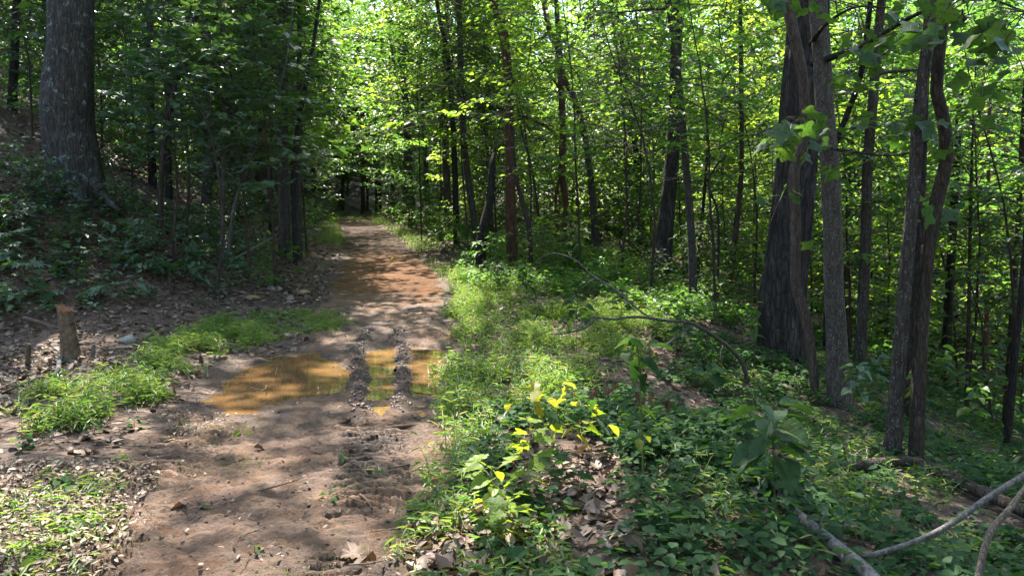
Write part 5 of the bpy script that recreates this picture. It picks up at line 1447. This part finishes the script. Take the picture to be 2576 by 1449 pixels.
one_tube('fallen_branch', [(x_, y_, hit(x_, y_ + w_ * 1.1)[1], w_) for x_, y_, w_ in ((1925, 1200, 18), (1990, 1278, 26), (2060, 1338, 32), (2120, 1388, 38), (2180, 1440, 42), (2230, 1500, 44))], 'grey_branch',
         'grey lichened fallen limb with a long bare bough sweeping up', 'branch', 16, .04, .1,
         subs=[('bough', [(2165, 1402, Yg, 15), (2230, 1385, Yg, 14), (2330, 1350, Yg, 14), (2410, 1305, Yg + .05, 15), (2480, 1255, Yg + .1, 15), (2576, 1195, Yg + .15, 15), (2680, 1130, Yg + .2, 14)]),
               ('side_twig', [(2060, 1345, Yg + .25, 6), (2066, 1310, Yg + .2, 5), (2080, 1285, Yg + .2, 3)])])
one_tube('leaning_branch', [(2455, 1500, 3.3, 20), (2468, 1420, 3.35, 18), (2490, 1340, 3.4, 17), (2540, 1280, 3.45, 16), (2600, 1200, 3.5, 15), (2660, 1120, 3.55, 13)], 'dead_wood', 'bare pale stem crossing behind the sweeping grey bough', 'branch', 12, .05, .05)
Yk = hit(1540, 1380)[1]
one_tube('fallen_branch', [(1512, 1318, hit(1512, 1320)[1], 12), (1520, 1350, hit(1520, 1352)[1], 15), (1545, 1395, hit(1545, 1398)[1], 17), (1570, 1425, hit(1570, 1428)[1], 20), (1560, 1470, hit(1560, 1470)[1], 20)], 'grey_branch', 'bent pale stick lying on bare earth between the seedlings', 'branch', 10, .03, .06)
Yk = hit(1350, 1270)[1]
one_tube('fallen_branch', [(1320, 1245, hit(1320, 1245)[1], 9), (1360, 1275, Yk, 10), (1400, 1310, hit(1400, 1312)[1], 12)], 'dead_wood', 'short thick stick below the lime green seedling', 'branch', 9, .03, .06)
# sticks on the mud
for pts, lab in (([(985, 1076, 10), (1040, 1073, 12), (1075, 1070, 11)], 'thick dark stick half sunk in the mud past the small puddle'),
                 ([(1075, 1080, 8), (1110, 1070, 10), (1130, 1066, 8)], 'stubby stick pointing into the verge grass'),
                 ([(975, 1180, 3), (1020, 1172, 4), (1060, 1160, 3)], 'thin twig lying across the tyre tread'),
                 ([(560, 1172, 3), (590, 1166, 5), (615, 1155, 4), (640, 1158, 3)], 'dark twig in the middle of the mud'),
                 ([(780, 1138, 3), (830, 1146, 5), (868, 1146, 4)], 'straight dark twig lying on the mud between the tracks'),
                 ([(1008, 987, 3), (1050, 990, 4), (1085, 996, 3)], 'curved wet twig at the end of the side puddle'),
                 ([(1108, 1005, 3), (1140, 1020, 4), (1160, 1042, 3)], 'wet twig poking out of the verge grass by the puddle'),
                 ([(905, 1245, 7), (925, 1262, 8), (935, 1280, 6)], 'short brown stick pressed into the tread marks')):
    q = []
    for x, y, w in pts:
        h = hit(x, y); q.append((x, y - 2, h[1], w))
    one_tube('fallen_stick', q, 'stem_brown', lab, 'stick', 7, .03, .08, group='sticks on the track')

# ------------------------------------------------------------------ plants with leaves one by one
def leaf_mesh(name, shape, L, Wd, mat, curl=0.0):
    mb = MB()
    V, Fc, A = leaves(np.zeros((1, 3)), np.array([[0, 1.0, 0]]), np.array([[0, 0, 1.0]]), np.array([L]), np.array([Wd]), shape)
    V = V.copy(); V[:, 2] -= curl * (V[:, 1] / L) ** 2 * L
    V[:, 2] += .035 * L * np.sin(V[:, 1] / L * 9 + V[:, 0] / Wd * 5) + .03 * L * np.sin(V[:, 1] / L * 21) * np.abs(V[:, 0] / Wd) * 2
    mb.add(V, Fc, A); me = mb.mesh(name); me.materials.append(M[mat]); return me


LM = {}


def get_leaf(kind, mat):
    if (kind, mat) not in LM:
        shp, L, Wd, cu = {'maple': (MAPLE, 1, .95, .1), 'oval': (OVAL, 1, .55, .18), 'broad': (OVAL, 1, .72, .2), 'tulip': (TULIP, 1, 1.0, .15), 'palm': (PALM, 1, 1.15, .12), 'narrow': (OVAL, 1, .42, .2)}[kind]
        vm = mat + '_veined'
        if mat in VEINED and vm not in M: M[vm] = leaf_mat(vm, *VEINED[mat], veins=True)
        LM[(kind, mat)] = leaf_mesh('leaf', shp, L, Wd, vm if vm in M else mat, cu)
    return LM[(kind, mat)]


def put_leaf(root, p, az, pitch, roll, size, kind, mat):
    o = bpy.data.objects.new('leaf', get_leaf(kind, mat)); COL.objects.link(o)
    o.parent = root; o.location = p; o.scale = (size,) * 3
    o.rotation_euler = Euler((pitch, roll, az - math.pi / 2), 'XYZ')
    return o


def stem_thing(root, P, R, mat, name='stem', k=6):
    mb = MB(); mb.add(*tube(np.asarray(P), np.asarray(R), k, bark=.03)); return obj(name, mb.mesh(name, True), M[mat], root)


def seedling(px, py, hgt, nl, kind, size, mat, label, group=None, whorl=False, name='seedling', stem='stem_green', Y=None, lean=0.0, rs=None, base=None):
    rr = np.random.default_rng(int(px * 7 + py) if rs is None else rs)
    b0 = hit(px, py) if base is None else np.array(base, float)
    root = thing(name, label, 'plant', tuple(b0 - [0, 0, .01]), group)
    ax = rr.uniform(0, 6.28)
    tip = np.array([math.cos(ax) * lean * hgt + rr.normal() * .05 * hgt, math.sin(ax) * lean * hgt, hgt])
    P = catmull(np.array([[0, 0, -.03], tip * .5 + [rr.normal() * .03 * hgt, rr.normal() * .03 * hgt, 0], tip]), max(.03, hgt / 8))
    stem_thing(root, P, np.linspace(max(.0025, size * .022), max(.0015, size * .012), len(P)), stem, k=5)
    for i in range(nl):
        if whorl: f = rr.uniform(.86, 1.0); a = i * 6.283 / nl + rr.normal() * .2
        else: f = (.5 if size > .19 else .25) + (.5 if size > .19 else .75) * (i + 1) / nl; a = i * 2.399 + rr.normal() * .4
        k_ = f * (len(P) - 1); j = int(min(k_, len(P) - 2)); p = P[j] * (1 - k_ + j) + P[j + 1] * (k_ - j)
        s = size * rr.uniform(.65, 1.15) * (1 if whorl else 1.15 - .35 * f)
        pl = s * rr.uniform(.15, .35)
        p = p + [math.cos(a) * pl, math.sin(a) * pl, pl * .3]
        put_leaf(root, tuple(p), a, rr.normal() * .25 - .1 + .35 * (f - .5), rr.normal() * .25, s, kind, mat)
    return root


# on the shaded bank: maple-leaved seedlings
BANKP = [(60, 560, 'wide seedling with pale leaves catching light at the edge of the bank'), (130, 500, 'leafy seedling right under the roots of the huge tree'), (95, 440, 'big leaved seedling against the red clay'),
         (30, 620, 'sunlit seedling low at the edge of the bank'), (330, 575, 'tall seedling on the bank below the fallen pole'), (280, 640, 'seedling midway down the bank in deep shade'),
         (215, 700, 'lobed seedling near the foot of the bank'), (270, 745, 'palm lobed seedling beside the litter above the stump'), (345, 725, 'palm lobed seedling at the very foot of the bank'),
         (425, 700, 'largest lobed seedling below the crooked slim tree'), (480, 650, 'lobed seedling left of the twin saplings'), (500, 700, 'spreading seedling just before the twin saplings'),
         (150, 640, 'broad seedling in the middle of the shaded bank'), (60, 700, 'yellowish seedling at the toe of the bank'), (20, 760, 'small fresh seedling above the dark stick'), (390, 620, 'bushy seedling at the foot of the crooked slim tree'),
         (450, 590, 'seedling with silvery leaves right of the crooked slim tree'), (550, 720, 'low seedling in litter right of the twin saplings'), (110, 740, 'seedling above the half buried limb'), (200, 590, 'seedling under the flaring roots of the huge tree'),
         (340, 520, 'seedling growing below the pole on the bank'), (600, 600, 'seedling behind the slanting bare stick')]
for i, (px, py, lab) in enumerate(BANKP):
    k_ = ['maple', 'palm', 'broad', 'palm', 'maple', 'oval'][i % 6]
    seedling(px, py + 25, .22 + .25 * rng.random(), 8 + i % 4, k_, .24 if k_ == 'palm' else .19, 'leaf_bluish' if py < 690 or i % 3 else 'leaf_cover', lab, 'seedlings on the bank', whorl=(k_ == 'palm'))
# fill: many more seedlings on the bank sharing a look
rr_ = np.random.default_rng(91)
Pb = scatter(9000, -14, -3.5, 10, 19, [(-20, 520), (280, 520), (620, 600), (600, 720), (420, 740), (200, 770), (-20, 800)], 92)[:80]
for i, b in enumerate(Pb):
    k_ = ['maple', 'palm', 'oval', 'broad'][i % 4]
    seedling(0, 0, rr_.uniform(.15, .45), 8, k_, rr_.uniform(.13, .22), 'leaf_bluish', HUE['leaf_bluish'] + ' ' + {'maple': 'star leaved', 'palm': 'palm lobed', 'oval': 'oval leaved', 'broad': 'broad leaved'}[k_] + ' seedling ' + place_words(b), 'small seedlings on the bank', whorl=(k_ == 'palm'), rs=1000 + i, base=b)
# right slope: featured saplings
big = hit(1955, 1325)
root = seedling(1955, 1325, .66, 17, 'broad', .215, 'leaf_tulip', 'sapling with huge drooping dark leaves on a bare stem', None, name='broadleaf_sapling', stem='stem_brown', rs=5)
seedling(2320, 1170, 1.15, 22, 'broad', .2, 'leaf_tulip', 'tall thin sapling with large leaves beside the wavy trunk', None, name='broadleaf_sapling', stem='stem_brown', rs=6)
seedling(2150, 1080, .7, 16, 'broad', .2, 'leaf_bluish', 'leafy sapling between the speckled trunk and the lichen spotted trunk', None, name='broadleaf_sapling', rs=7)
seedling(2200, 1010, .6, 14, 'narrow', .26, 'leaf_bluish', 'long leaved sapling below the straight pale grey trunk', None, name='broadleaf_sapling', rs=8)
seedling(2450, 1130, .8, 16, 'broad', .2, 'leaf_mid', 'sapling lit by sun past the log', None, name='broadleaf_sapling', rs=9)
seedling(1900, 880, .7, 14, 'oval', .17, 'leaf_mid', 'seedling with pale tips at the foot of the massive oak', None, name='broadleaf_sapling', rs=10)
seedling(1770, 930, .5, 12, 'oval', .15, 'leaf_cover', 'seedling under the bend of the arched dead branch', None, name='broadleaf_sapling', rs=12)
seedling(1790, 990, .25, 6, 'tulip', .2, 'leaf_cover', 'low lobed seedling on litter in front of the arched branch foot', None, name='broadleaf_sapling', rs=13)
Pb = scatter(9000, .5, 9, 3.2, 12, [(1500, 1150), (1900, 900), (2500, 1050), (2576, 1430), (1700, 1430), (1560, 1300)], 93)[:40]
for i, b in enumerate(Pb):
    k_ = ['oval', 'maple', 'broad', 'oval'][i % 4]
    seedling(0, 0, rr_.uniform(.08, .28), 6 + i % 3, k_, rr_.uniform(.06, .12), 'leaf_cover', ['low', 'taller'][i % 2] + ' ' + {'maple': 'star leaved', 'oval': 'oval leaved', 'broad': 'broad leaved'}[k_] + ' seedling ' + place_words(b), 'small seedlings on the slope', rs=2000 + i, base=b)

# tall weed stalk
w0 = hit(1615, 1235); Yw = w0[1]
root = thing('weed_stalk', 'tall green weed stalk with few yellowing leaves', 'plant', tuple(w0))
P = np.array([at(x, y, Yw) for x, y in ((1617, 1240), (1617, 1150), (1613, 1050), (1610, 960), (1606, 890), (1600, 850))]) - w0
C = catmull(P, .05); stem_thing(root, C, np.linspace(.007, .003, len(C)), 'stem_green')
for i, (x, y, s, mt) in enumerate(((1602, 1025, .13, 'leaf_lime'), (1590, 1055, .09, 'leaf_cover'), (1600, 1105, .08, 'leaf_yellow'), (1630, 1098, .08, 'leaf_yellow'), (1585, 1010, .1, 'leaf_cover'), (1600, 905, .17, 'leaf_cover'), (1620, 900, .17, 'leaf_cover'), (1580, 880, .18, 'leaf_cover'), (1640, 870, .17, 'leaf_cover'), (1600, 855, .15, 'leaf_cover'), (1560, 870, .15, 'leaf_cover'), (1650, 910, .14, 'leaf_cover'), (1640, 940, .12, 'leaf_cover'), (1570, 920, .14, 'leaf_cover'))):
    p = at(x, y, Yw) - w0
    put_leaf(root, tuple(p * [.6, 1, 1] + [P[3][0] * .4, 0, 0]), i * 2.4, -.3 + rng.normal() * .3, rng.normal() * .4, s, 'oval', mt)

# yellow bramble cane arching through the sun
Yb = hit(1520, 1120)[1] - .35
c0 = hit(1560, 1130)
root = thing('bramble', 'arching bramble cane with yellow and orange dying leaves', 'plant', tuple(c0))
P = np.array([at(x, y, Yb) for x, y in ((1560, 1132), (1530, 1080), (1490, 1030), (1440, 990), (1390, 962), (1340, 965))]) - c0
C = catmull(P, .04); stem_thing(root, C, np.linspace(.005, .002, len(C)), 'stem_brown')
P2 = np.array([at(x, y, Yb) for x, y in ((1440, 990), (1400, 1000), (1350, 1012), (1300, 1018))]) - c0
C2 = catmull(P2, .04); stem_thing(root, C2, np.linspace(.003, .0015, len(C2)), 'stem_brown', 'side_cane')
for i, (x, y, s, mt) in enumerate(((1325, 972, .15, 'leaf_yellow'), (1345, 962, .13, 'leaf_yellow'), (1365, 985, .16, 'leaf_yellow'), (1340, 1000, .15, 'leaf_yellow'), (1305, 990, .13, 'leaf_yellow'), (1290, 1015, .15, 'leaf_yellow'), (1345, 1028, .14, 'leaf_yellow'), (1375, 1005, .12, 'leaf_yellow'),
                                   (1415, 965, .13, 'leaf_yellow'), (1425, 985, .13, 'leaf_yellow'), (1425, 1005, .12, 'leaf_yellow'), (1455, 1010, .14, 'leaf_yellow'), (1475, 1018, .12, 'leaf_yellow'), (1448, 1095, .16, 'leaf_yellow'), (1440, 1080, .12, 'leaf_yellow'), (1480, 1065, .11, 'leaf_yellow'),
                                   (1345, 1040, .13, 'leaf_cover'), (1370, 1035, .13, 'leaf_cover'), (1395, 1040, .13, 'leaf_cover'), (1420, 1045, .12, 'leaf_cover'), (1480, 1000, .13, 'leaf_cover'), (1500, 1010, .13, 'leaf_cover'), (1520, 1040, .14, 'leaf_lime'), (1530, 1070, .14, 'leaf_lime'), (1505, 1085, .15, 'leaf_lime'), (1385, 1065, .13, 'leaf_lime'), (1400, 1085, .13, 'leaf_lime'))):
    p = at(x, y, Yb + rng.normal() * .08) - c0
    put_leaf(root, tuple(p), rng.uniform(0, 6.28), -.35 + rng.normal() * .4, rng.normal() * .5, s * .82, 'broad' if i % 3 else 'maple', mt)
# shrivelled brown leaves hanging beside it
root = thing('withered_spray', 'shrivelled brown leaves hanging on a dead twig behind the bramble', 'plant', tuple(at(1440, 985, Yb + .2)))
o0 = at(1440, 985, Yb + .2)
P = np.array([at(x, y, Yb + .2) for x, y in ((1440, 985), (1490, 965), (1530, 945), (1570, 935))]) - o0
stem_thing(root, P, [.002, .003, .003, .003], 'bark_red', 'twig')
for x, y in ((1500, 972), (1480, 985), (1515, 960), (1550, 965), (1560, 975), (1600, 985), (1625, 1000), (1640, 990), (1665, 1010), (1680, 1005)):
    put_leaf(root, tuple(at(x, y, Yb + .2) - o0), rng.uniform(0, 6.28), -1.3, rng.normal() * .6, .1, 'narrow', 'leaf_dead')

# lime green seedlings in the sun
LIME = [(1385, 1250, .3, 8, .12, 'leaf_cover', 'green seedling right of the tall lime one'), (1225, 1385, .18, 8, .1, 'leaf_mid', 'fresh green sprig at the near edge of the verge'), (1310, 1200, .26, 7, .12, 'leaf_lime', 'lime seedling behind the tall lime one'), (1325, 1270, .5, 13, .15, 'leaf_lime', 'tall lime green seedling with folded pale leaves in full sun'), (1250, 1330, .32, 10, .13, 'leaf_lime', 'yellow green seedling left of the tall lime one'),
        (1285, 1370, .26, 9, .13, 'leaf_lime', 'bushy lime seedling below the tall one'), (1350, 1340, .12, 7, .13, 'leaf_cover', 'blue green seedling below the tall lime seedling'),
        (1205, 1250, .25, 8, .12, 'leaf_lime', 'small lime seedling at the edge of the verge grass'), (1055, 1340, .08, 6, .09, 'leaf_lime', 'tiny bright seedling at the right edge of the mud'),
        (1330, 1430, .1, 8, .12, 'leaf_cover', 'pale seedling low in front near the bent stick'), (1240, 1420, .08, 7, .11, 'leaf_cover', 'flat leaved seedling low in front of the lime ones'), (1410, 1300, .1, 6, .1, 'leaf_cover', 'seedling next to the short thick stick'),
        (1600, 1300, .2, 12, .09, 'leaf_cover', 'small leaved bushy plant right of the bent stick'), (1660, 1360, .2, 12, .09, 'leaf_cover', 'small leaved plant in deep shade right of the bushy one'), (1560, 1260, .18, 10, .08, 'leaf_cover', 'sprig of round leaves above the bent stick'), (1455, 1240, .14, 8, .09, 'leaf_cover', 'sprig at the edge of the bare earth pit'),
        (610, 1095, .05, 4, .08, 'leaf_lime', 'single bright green sprout on the open mud'), (870, 1155, .03, 5, .06, 'leaf_cover', 'dark sprout between the tyre tracks'), (825, 1265, .05, 5, .07, 'leaf_cover', 'mud spattered sprout on the middle of the track'),
        (290, 1165, .05, 4, .07, 'leaf_lime', 'yellow green sprout left on the drier mud'), (105, 1425, .05, 4, .09, 'leaf_lime', 'round leaved sprout in the near corner grass'), (60, 1130, .1, 7, .12, 'leaf_cover', 'broad seedling at the end of the grass strip'), (230, 1090, .12, 8, .09, 'leaf_cover', 'leafy sprig in front of the grass strip'),
        (160, 1215, .05, 6, .1, 'leaf_cover', 'flat pale seedling in the bright corner'), (200, 1235, .04, 5, .1, 'leaf_cover', 'second flat pale seedling in the bright corner'), (340, 1080, .1, 8, .07, 'leaf_cover', 'spindly weed at the foot of the grass strip'), (640, 1395, .06, 5, .06, 'leaf_cover', 'tiny sprout near the bottom of the mud')]
for px, py, h_, nl, s, mt, lab in LIME:
    seedling(px, py, h_, nl, 'oval' if s < .1 else ('maple' if px % 4 == 1 else 'broad'), s, mt, lab, None, stem='stem_pale' if h_ > .2 else 'stem_green')

# leafy sprays hanging over the arched branch (broad toothed leaves)
SPR = [(1560, 850, .5, 'sapling with toothed leaves in front of the arched branch'), (1450, 900, .55, 'sapling with drooping leaves under the tip of the arched branch'), (1330, 790, .6, 'sapling with fine stem in the verge grass'), (1720, 900, .5, 'sapling with upright leaf pairs under the arched branch')]
for i, (px, py, h_, lab) in enumerate(SPR):
    seedling(px, py, h_ * 1.4, 18, 'oval', .2, 'leaf_cover', lab, None, name='young_sapling', stem='stem_brown', rs=60 + i)

# sunlit shrubs along the verge
sh_br, sh_lf = [], []
for sd in range(4):
    b_, l_ = layered_crown(700 + sd, .95, .12, .75, 16, .105, HEX, .13, .07, up=.5, droop=.3, twig_len=(.18, .4))
    sh_br.append(b_.mesh('shrub_branches')); sh_lf.append(l_.mesh('shrub_leaves')); sh_br[-1].materials.append(M['stem_brown'])


def shrub(px, py, sc, mat, label, group, base=None, i=0):
    b = hit(px, py) if base is None else base
    root = thing('shrub', label, 'shrub', tuple(b), group)
    put('branches', sh_br[i % 4], root, (0, 0, 0), i * 1.7, sc); put('foliage', leafy(sh_lf[i % 4], mat), root, (0, 0, 0), i * 1.7, sc)


SHR = [(1230, 690, .9, 'leaf_mid', 'brilliantly sunlit shrub at the edge of the track'), (1290, 680, 1.0, 'leaf_light', 'yellow green sunlit shrub behind the verge grass'), (1360, 700, 1.0, 'leaf_mid', 'sunlit shrub under the arched twig'), (1250, 735, .6, 'leaf_cover', 'low shrub between the track and the verge grass'),
       (1430, 690, .9, 'leaf_mid', 'shrub below the looped trunk'), (1560, 720, .9, 'leaf_light', 'shrub below the smooth leaning trunk'), (1640, 745, .8, 'leaf_cover', 'shrub against the foot of the broad furrowed trunk'), (1800, 800, .8, 'leaf_mid', 'shrub below the snaking vine'),
       (735, 610, 1.3, 'leaf_dark', 'dense shrub around the two pale stems by the track'), (790, 580, 1.3, 'leaf_dark', 'shrub hugging the left edge of the far track'), (690, 600, 1.1, 'leaf_bluish', 'shrub left of the two pale stems'), (1090, 590, 1.3, 'leaf_mid', 'shrub on the far verge right of the track'), (1150, 620, 1.1, 'leaf_mid', 'shrub before the bowed grey tree'), (1020, 575, 1.0, 'leaf_mid', 'shrub at the foot of the taped tree'),
       (470, 545, 1.2, 'leaf_bluish', 'shrub on the bank right of the crooked slim tree'), (560, 560, 1.3, 'leaf_bluish', 'shrub on the bank behind the twin saplings'), (630, 590, 1.1, 'leaf_bluish', 'shrub between the twin saplings and the pole cluster')]
SHR += [(765, 600, 1.3, 'leaf_mid', 'fresh green shrub spilling to the track edge by the pale stems'), (815, 562, 1.6, 'leaf_mid', 'fresh green shrub crowding the far track edge'), (1075, 602, 1.2, 'leaf_mid', 'shrub spilling over the far verge beside the track'), (1130, 632, 1.0, 'leaf_mid', 'shrub left of the bowed grey tree foot'), (1195, 655, .9, 'leaf_cover', 'shrub hiding the foot of the bowed grey tree'), (985, 556, 1.6, 'leaf_dark', 'dark shrub where the track bends away'), (850, 535, 2.0, 'leaf_dark', 'dark shrub at the inner side of the bend'), (110, 520, .8, 'leaf_bluish', 'bluish shrub over the roots of the huge tree'), (40, 600, .7, 'leaf_bluish', 'bluish shrub at the edge low on the bank'), (180, 640, .6, 'leaf_cover', 'low shrub midway on the shaded bank'), (300, 560, .8, 'leaf_bluish', 'shrub right of the huge tree roots'), (370, 660, .7, 'leaf_bluish', 'shrub in front of the crooked slim tree'),
        (250, 470, .9, 'leaf_bluish', 'shrub climbing beside the huge trunk'), (520, 620, .8, 'leaf_bluish', 'shrub just left of the twin saplings'), (440, 480, 1.0, 'leaf_mid', 'sun flecked shrub below the fallen pole'), (20, 500, .9, 'leaf_bluish', 'shrub at the edge beside the huge tree'), (600, 540, 1.0, 'leaf_mid', 'sun flecked shrub above the twin saplings'), (640, 650, .7, 'leaf_bluish', 'shrub over the slanting bare stick')]
for i, (px, py, sc, mt, lab) in enumerate(SHR):
    shrub(px, py, sc, mt, lab, None, i=i)
Ps = scatter(4000, -3, 22, 14, 45, [(1130, 500), (1500, 560), (2576, 800), (2576, 1050), (2200, 900), (1700, 740), (1130, 620)], 94)[:60]
for i, b in enumerate(Ps):
    shrub(0, 0, rr_.uniform(.9, 1.7), ['leaf_mid', 'leaf_light', 'leaf_cover'][i % 3], HUE[['leaf_mid', 'leaf_light', 'leaf_cover'][i % 3]] + ' shrub ' + place_words(b), 'shrubs among the trunks', base=b, i=i)
Ps = scatter(4000, -30, -5, 18, 45, [(-50, 100), (880, 300), (850, 560), (600, 540), (-50, 440)], 95)[:40]
for i, b in enumerate(Ps):
    shrub(0, 0, rr_.uniform(.9, 1.8), ['leaf_bluish', 'leaf_dark'][i % 2], HUE[['leaf_bluish', 'leaf_dark'][i % 2]] + ' shaded shrub ' + place_words(b), 'shrubs on the bank', base=b, i=i)

# ------------------------------------------------------------------ tulip tree bough hanging over the slope, big lobed leaves
rt, o0, Yr = tree_roots['smooth speckled trunk in front of the massive oak']
Yh = 6.2
BO = [[(2045, 160, Yr, 20), (2160, 120, 8.2, 14), (2300, 40, 7.0, 10), (2440, -10, 6.3, 7), (2580, 30, 5.8, 4)],
      [(2050, 330, Yr, 14), (2010, 322, 8.4, 9), (1950, 320, 7.6, 6), (1890, 345, 7.0, 3)],
      [(2052, 360, Yr, 12), (2130, 380, 8.2, 8), (2270, 390, 7.2, 5), (2340, 350, 6.9, 3)],
      [(2040, 110, Yr, 14), (2080, 60, 8.0, 9), (2150, 20, 7.2, 6), (2240, 20, 6.6, 3)]]
bo_objs = []
for pts in BO:
    P, R = tube_px(pts, 7, .1)
    mb = MB(); mb.add(*tube(P - o0, R, 7, bark=.04)); bo_objs.append(obj('bough', mb.mesh('bough', True), M['bark_dark'], rt))
tw_pts = [[], [], [], []]; bo_lines = []
for pts in BO: bo_lines.append(tube_px(pts, 7, .1)[0] - o0)
rr2 = np.random.default_rng(31)
for cx0, cy0, sx, sy, n_, b_i, yy in ((2350, 60, 130, 60, 26, 0, 6.2), (2500, 90, 70, 70, 16, 0, 5.6), (2470, 210, 60, 60, 8, 0, 5.8), (2200, 90, 90, 50, 16, 3, 6.9), (2180, 180, 60, 40, 8, 3, 7.0), (2280, 300, 90, 40, 12, 2, 7.1), (2020, 310, 50, 30, 10, 1, 7.6), (1960, 380, 60, 50, 10, 1, 7.4), (2070, 350, 50, 40, 8, 2, 7.9), (2370, 330, 25, 50, 5, 2, 6.9), (2090, 420, 60, 50, 6, 2, 8.0), (2320, 520, 60, 20, 5, 2, 7.4), (2000, 20, 60, 40, 8, 3, 7.2), (1960, 540, 60, 60, 7, 1, 7.8)):
    for i in range(n_):
        p = at(cx0 + rr2.normal() * sx * .6, cy0 + rr2.normal() * sy * .6, yy + rr2.normal() * .35) - o0
        tw_pts[b_i].append(p)
        put_leaf(bo_objs[b_i], tuple(p), rr2.uniform(0, 6.28), rr2.normal() * .3 - .55, rr2.normal() * .35, rr2.uniform(.09, .19), 'tulip', 'leaf_tulip')

for b_i, pl in enumerate(tw_pts):
    mb = MB(); ctr = [np.array(pl[j:j + 5]).mean(0) + [0, 0, .06] for j in range(0, len(pl), 5)]
    for j, c_ in enumerate(ctr):
        q = bo_lines[b_i][np.argmin(np.linalg.norm(bo_lines[b_i] - c_, axis=1))]
        mb.add(*tube(np.array([q, (q + c_) / 2 + [0, 0, .05], c_]), [.006, .005, .003], 4))
        for p in pl[j * 5:j * 5 + 5]: mb.add(*tube(np.array([c_, (c_ + p) / 2 + [0, 0, .03], p]), [.0028, .002, .0015], 3))
    obj('twigs', mb.mesh('twigs'), M['stem_brown'], bo_objs[b_i])
# maple bough stretching towards the track from the slim sapling
rt2, o2, Y2 = tree_roots['slim sapling in front of the pole cluster, its foot in leaf litter']
P, R = tube_px([(672, 330, Y2, 9), (740, 290, Y2 - 2.2, 7), (810, 275, Y2 - 3.4, 5), (860, 300, Y2 - 4.4, 4), (905, 330, Y2 - 5, 2)], 6, .1)
mb = MB(); mb.add(*tube(P - o2, R, 6)); bh = obj('bough', mb.mesh('bough', True), M['bark_dark'], rt2)
for i in range(70):
    f = rr2.random() ** .8; j = int(f * (len(P) - 1)); p = P[j] + rr2.normal(size=3) * [.3, .4, .14] - o2
    put_leaf(bh, tuple(p), rr2.uniform(0, 6.28), rr2.normal() * .25 - .2, rr2.normal() * .3, rr2.uniform(.1, .18), 'maple', 'leaf_bluish' if f < .85 else 'leaf_lime')  # leaves near the tip turn lime, sunlight on them put into colour
for q, (ex, ey) in enumerate(((905, 338), (893, 345), (912, 348))):
    put_leaf(bh, tuple(at(ex, ey, Y2 - 5) - o2), rr2.uniform(3.5, 6), -.9, .2, .2, 'maple', 'leaf_lime')
# bare pale twigs of a dead branch by the pole cluster
rt3, o3, Y3 = tree_roots['thickest straight pole in the cluster of saplings by the track']
for pts in ([(719, 225, Y3, 6), (750, 215, Y3 - .6, 5), (775, 195, Y3 - 1, 4), (782, 160, Y3 - 1.2, 3), (790, 130, Y3 - 1.3, 2)], [(719, 160, Y3, 5), (745, 140, Y3 - .5, 4), (765, 115, Y3 - .8, 3), (768, 80, Y3 - 1, 2)], [(719, 110, Y3, 5), (690, 80, Y3 - .5, 4), (672, 55, Y3 - .8, 3), (676, 25, Y3 - .9, 2)]):
    P, R = tube_px(pts, 6, .08); mb = MB(); mb.add(*tube(P - o3, R, 5)); obj('dead_branch', mb.mesh('dead_branch', True), M['dead_wood'], rt3)

# distinct fallen leaves on the mud
for i, (px, py, s, mt, lab) in enumerate(((850, 1398, .13, 'leaf_dead', 'big curled brown leaf at the bottom of the track'), (905, 1390, .12, 'leaf_dead', 'second brown leaf lying against the big curled one'), (945, 1400, .13, 'leaf_dead', 'dry leaf right of the big curled ones'), (1012, 1087, .08, 'leaf_yellow', 'bright yellow leaf stuck in the mud'),
                                           (470, 1275, .09, 'leaf_dead', 'brown leaf on the mud left of the tracks'), (525, 1280, .06, 'leaf_cover', 'small green leaf on the bare mud'), (640, 1140, .08, 'leaf_dead', 'flat tan leaf near the wide puddle'), (870, 1060, .09, 'leaf_dead', 'pale leaf on the mud between the puddles'),
                                           (984, 655, .16, 'leaf_yellow', 'yellow leaf on the clay further along the track'), (175, 1130, .1, 'leaf_dead', 'upright brown leaf at the end of the grass'), (1330, 1130, .16, 'leaf_dead', 'large dark dead leaf beneath the lime seedling'), (1290, 1180, .16, 'leaf_dead', 'large dark dead leaf on the verge edge'), (1100, 1420, .13, 'leaf_dead', 'dry leaf at the near edge of the verge'), (1760, 930, .14, 'leaf_dead', 'tan leaf lying in the shaded cover'))):
    b = hit(px, py)
    b[2] = g1(b[0], b[1])
    o = bpy.data.objects.new('fallen_leaf', get_leaf('maple' if i % 2 else 'broad', mt)); COL.objects.link(o)
    o.location = (b[0], b[1], b[2] + s * .12 + .01); o.scale = (s, s, s * 1.6); o.rotation_euler = (rr2.normal() * .3, rr2.normal() * .3, rr2.uniform(0, 6.28))
    o['label'] = lab; o['category'] = 'leaf'; o['group'] = 'fallen leaves'

bylab = {}
for o in SC.objects:
    if o.parent is None and 'label' in o and o.get('group') != 'trees beside the viewpoint': bylab.setdefault(o['label'], []).append(o)
ORD = ['first', 'second', 'third', 'fourth', 'fifth', 'sixth', 'seventh', 'eighth', 'ninth', 'tenth', 'eleventh', 'twelfth', 'thirteenth', 'fourteenth']
for lab, L in bylab.items():
    if 1 < len(L) <= 14:
        L.sort(key=lambda o: float(proj(np.array([o.location[:]]))[0][0]))
        for i, o in enumerate(L):
            o['label'] = lab + ', ' + ('the ' + ('left' if i == 0 else 'right') + ' one' if len(L) == 2 else ORD[i] + ' from left')

print('TRIS', sum(len(m.polygons) * (2 if len(m.polygons) and m.polygons[0].loop_total == 4 else 1) for m in bpy.data.meshes if m.users))
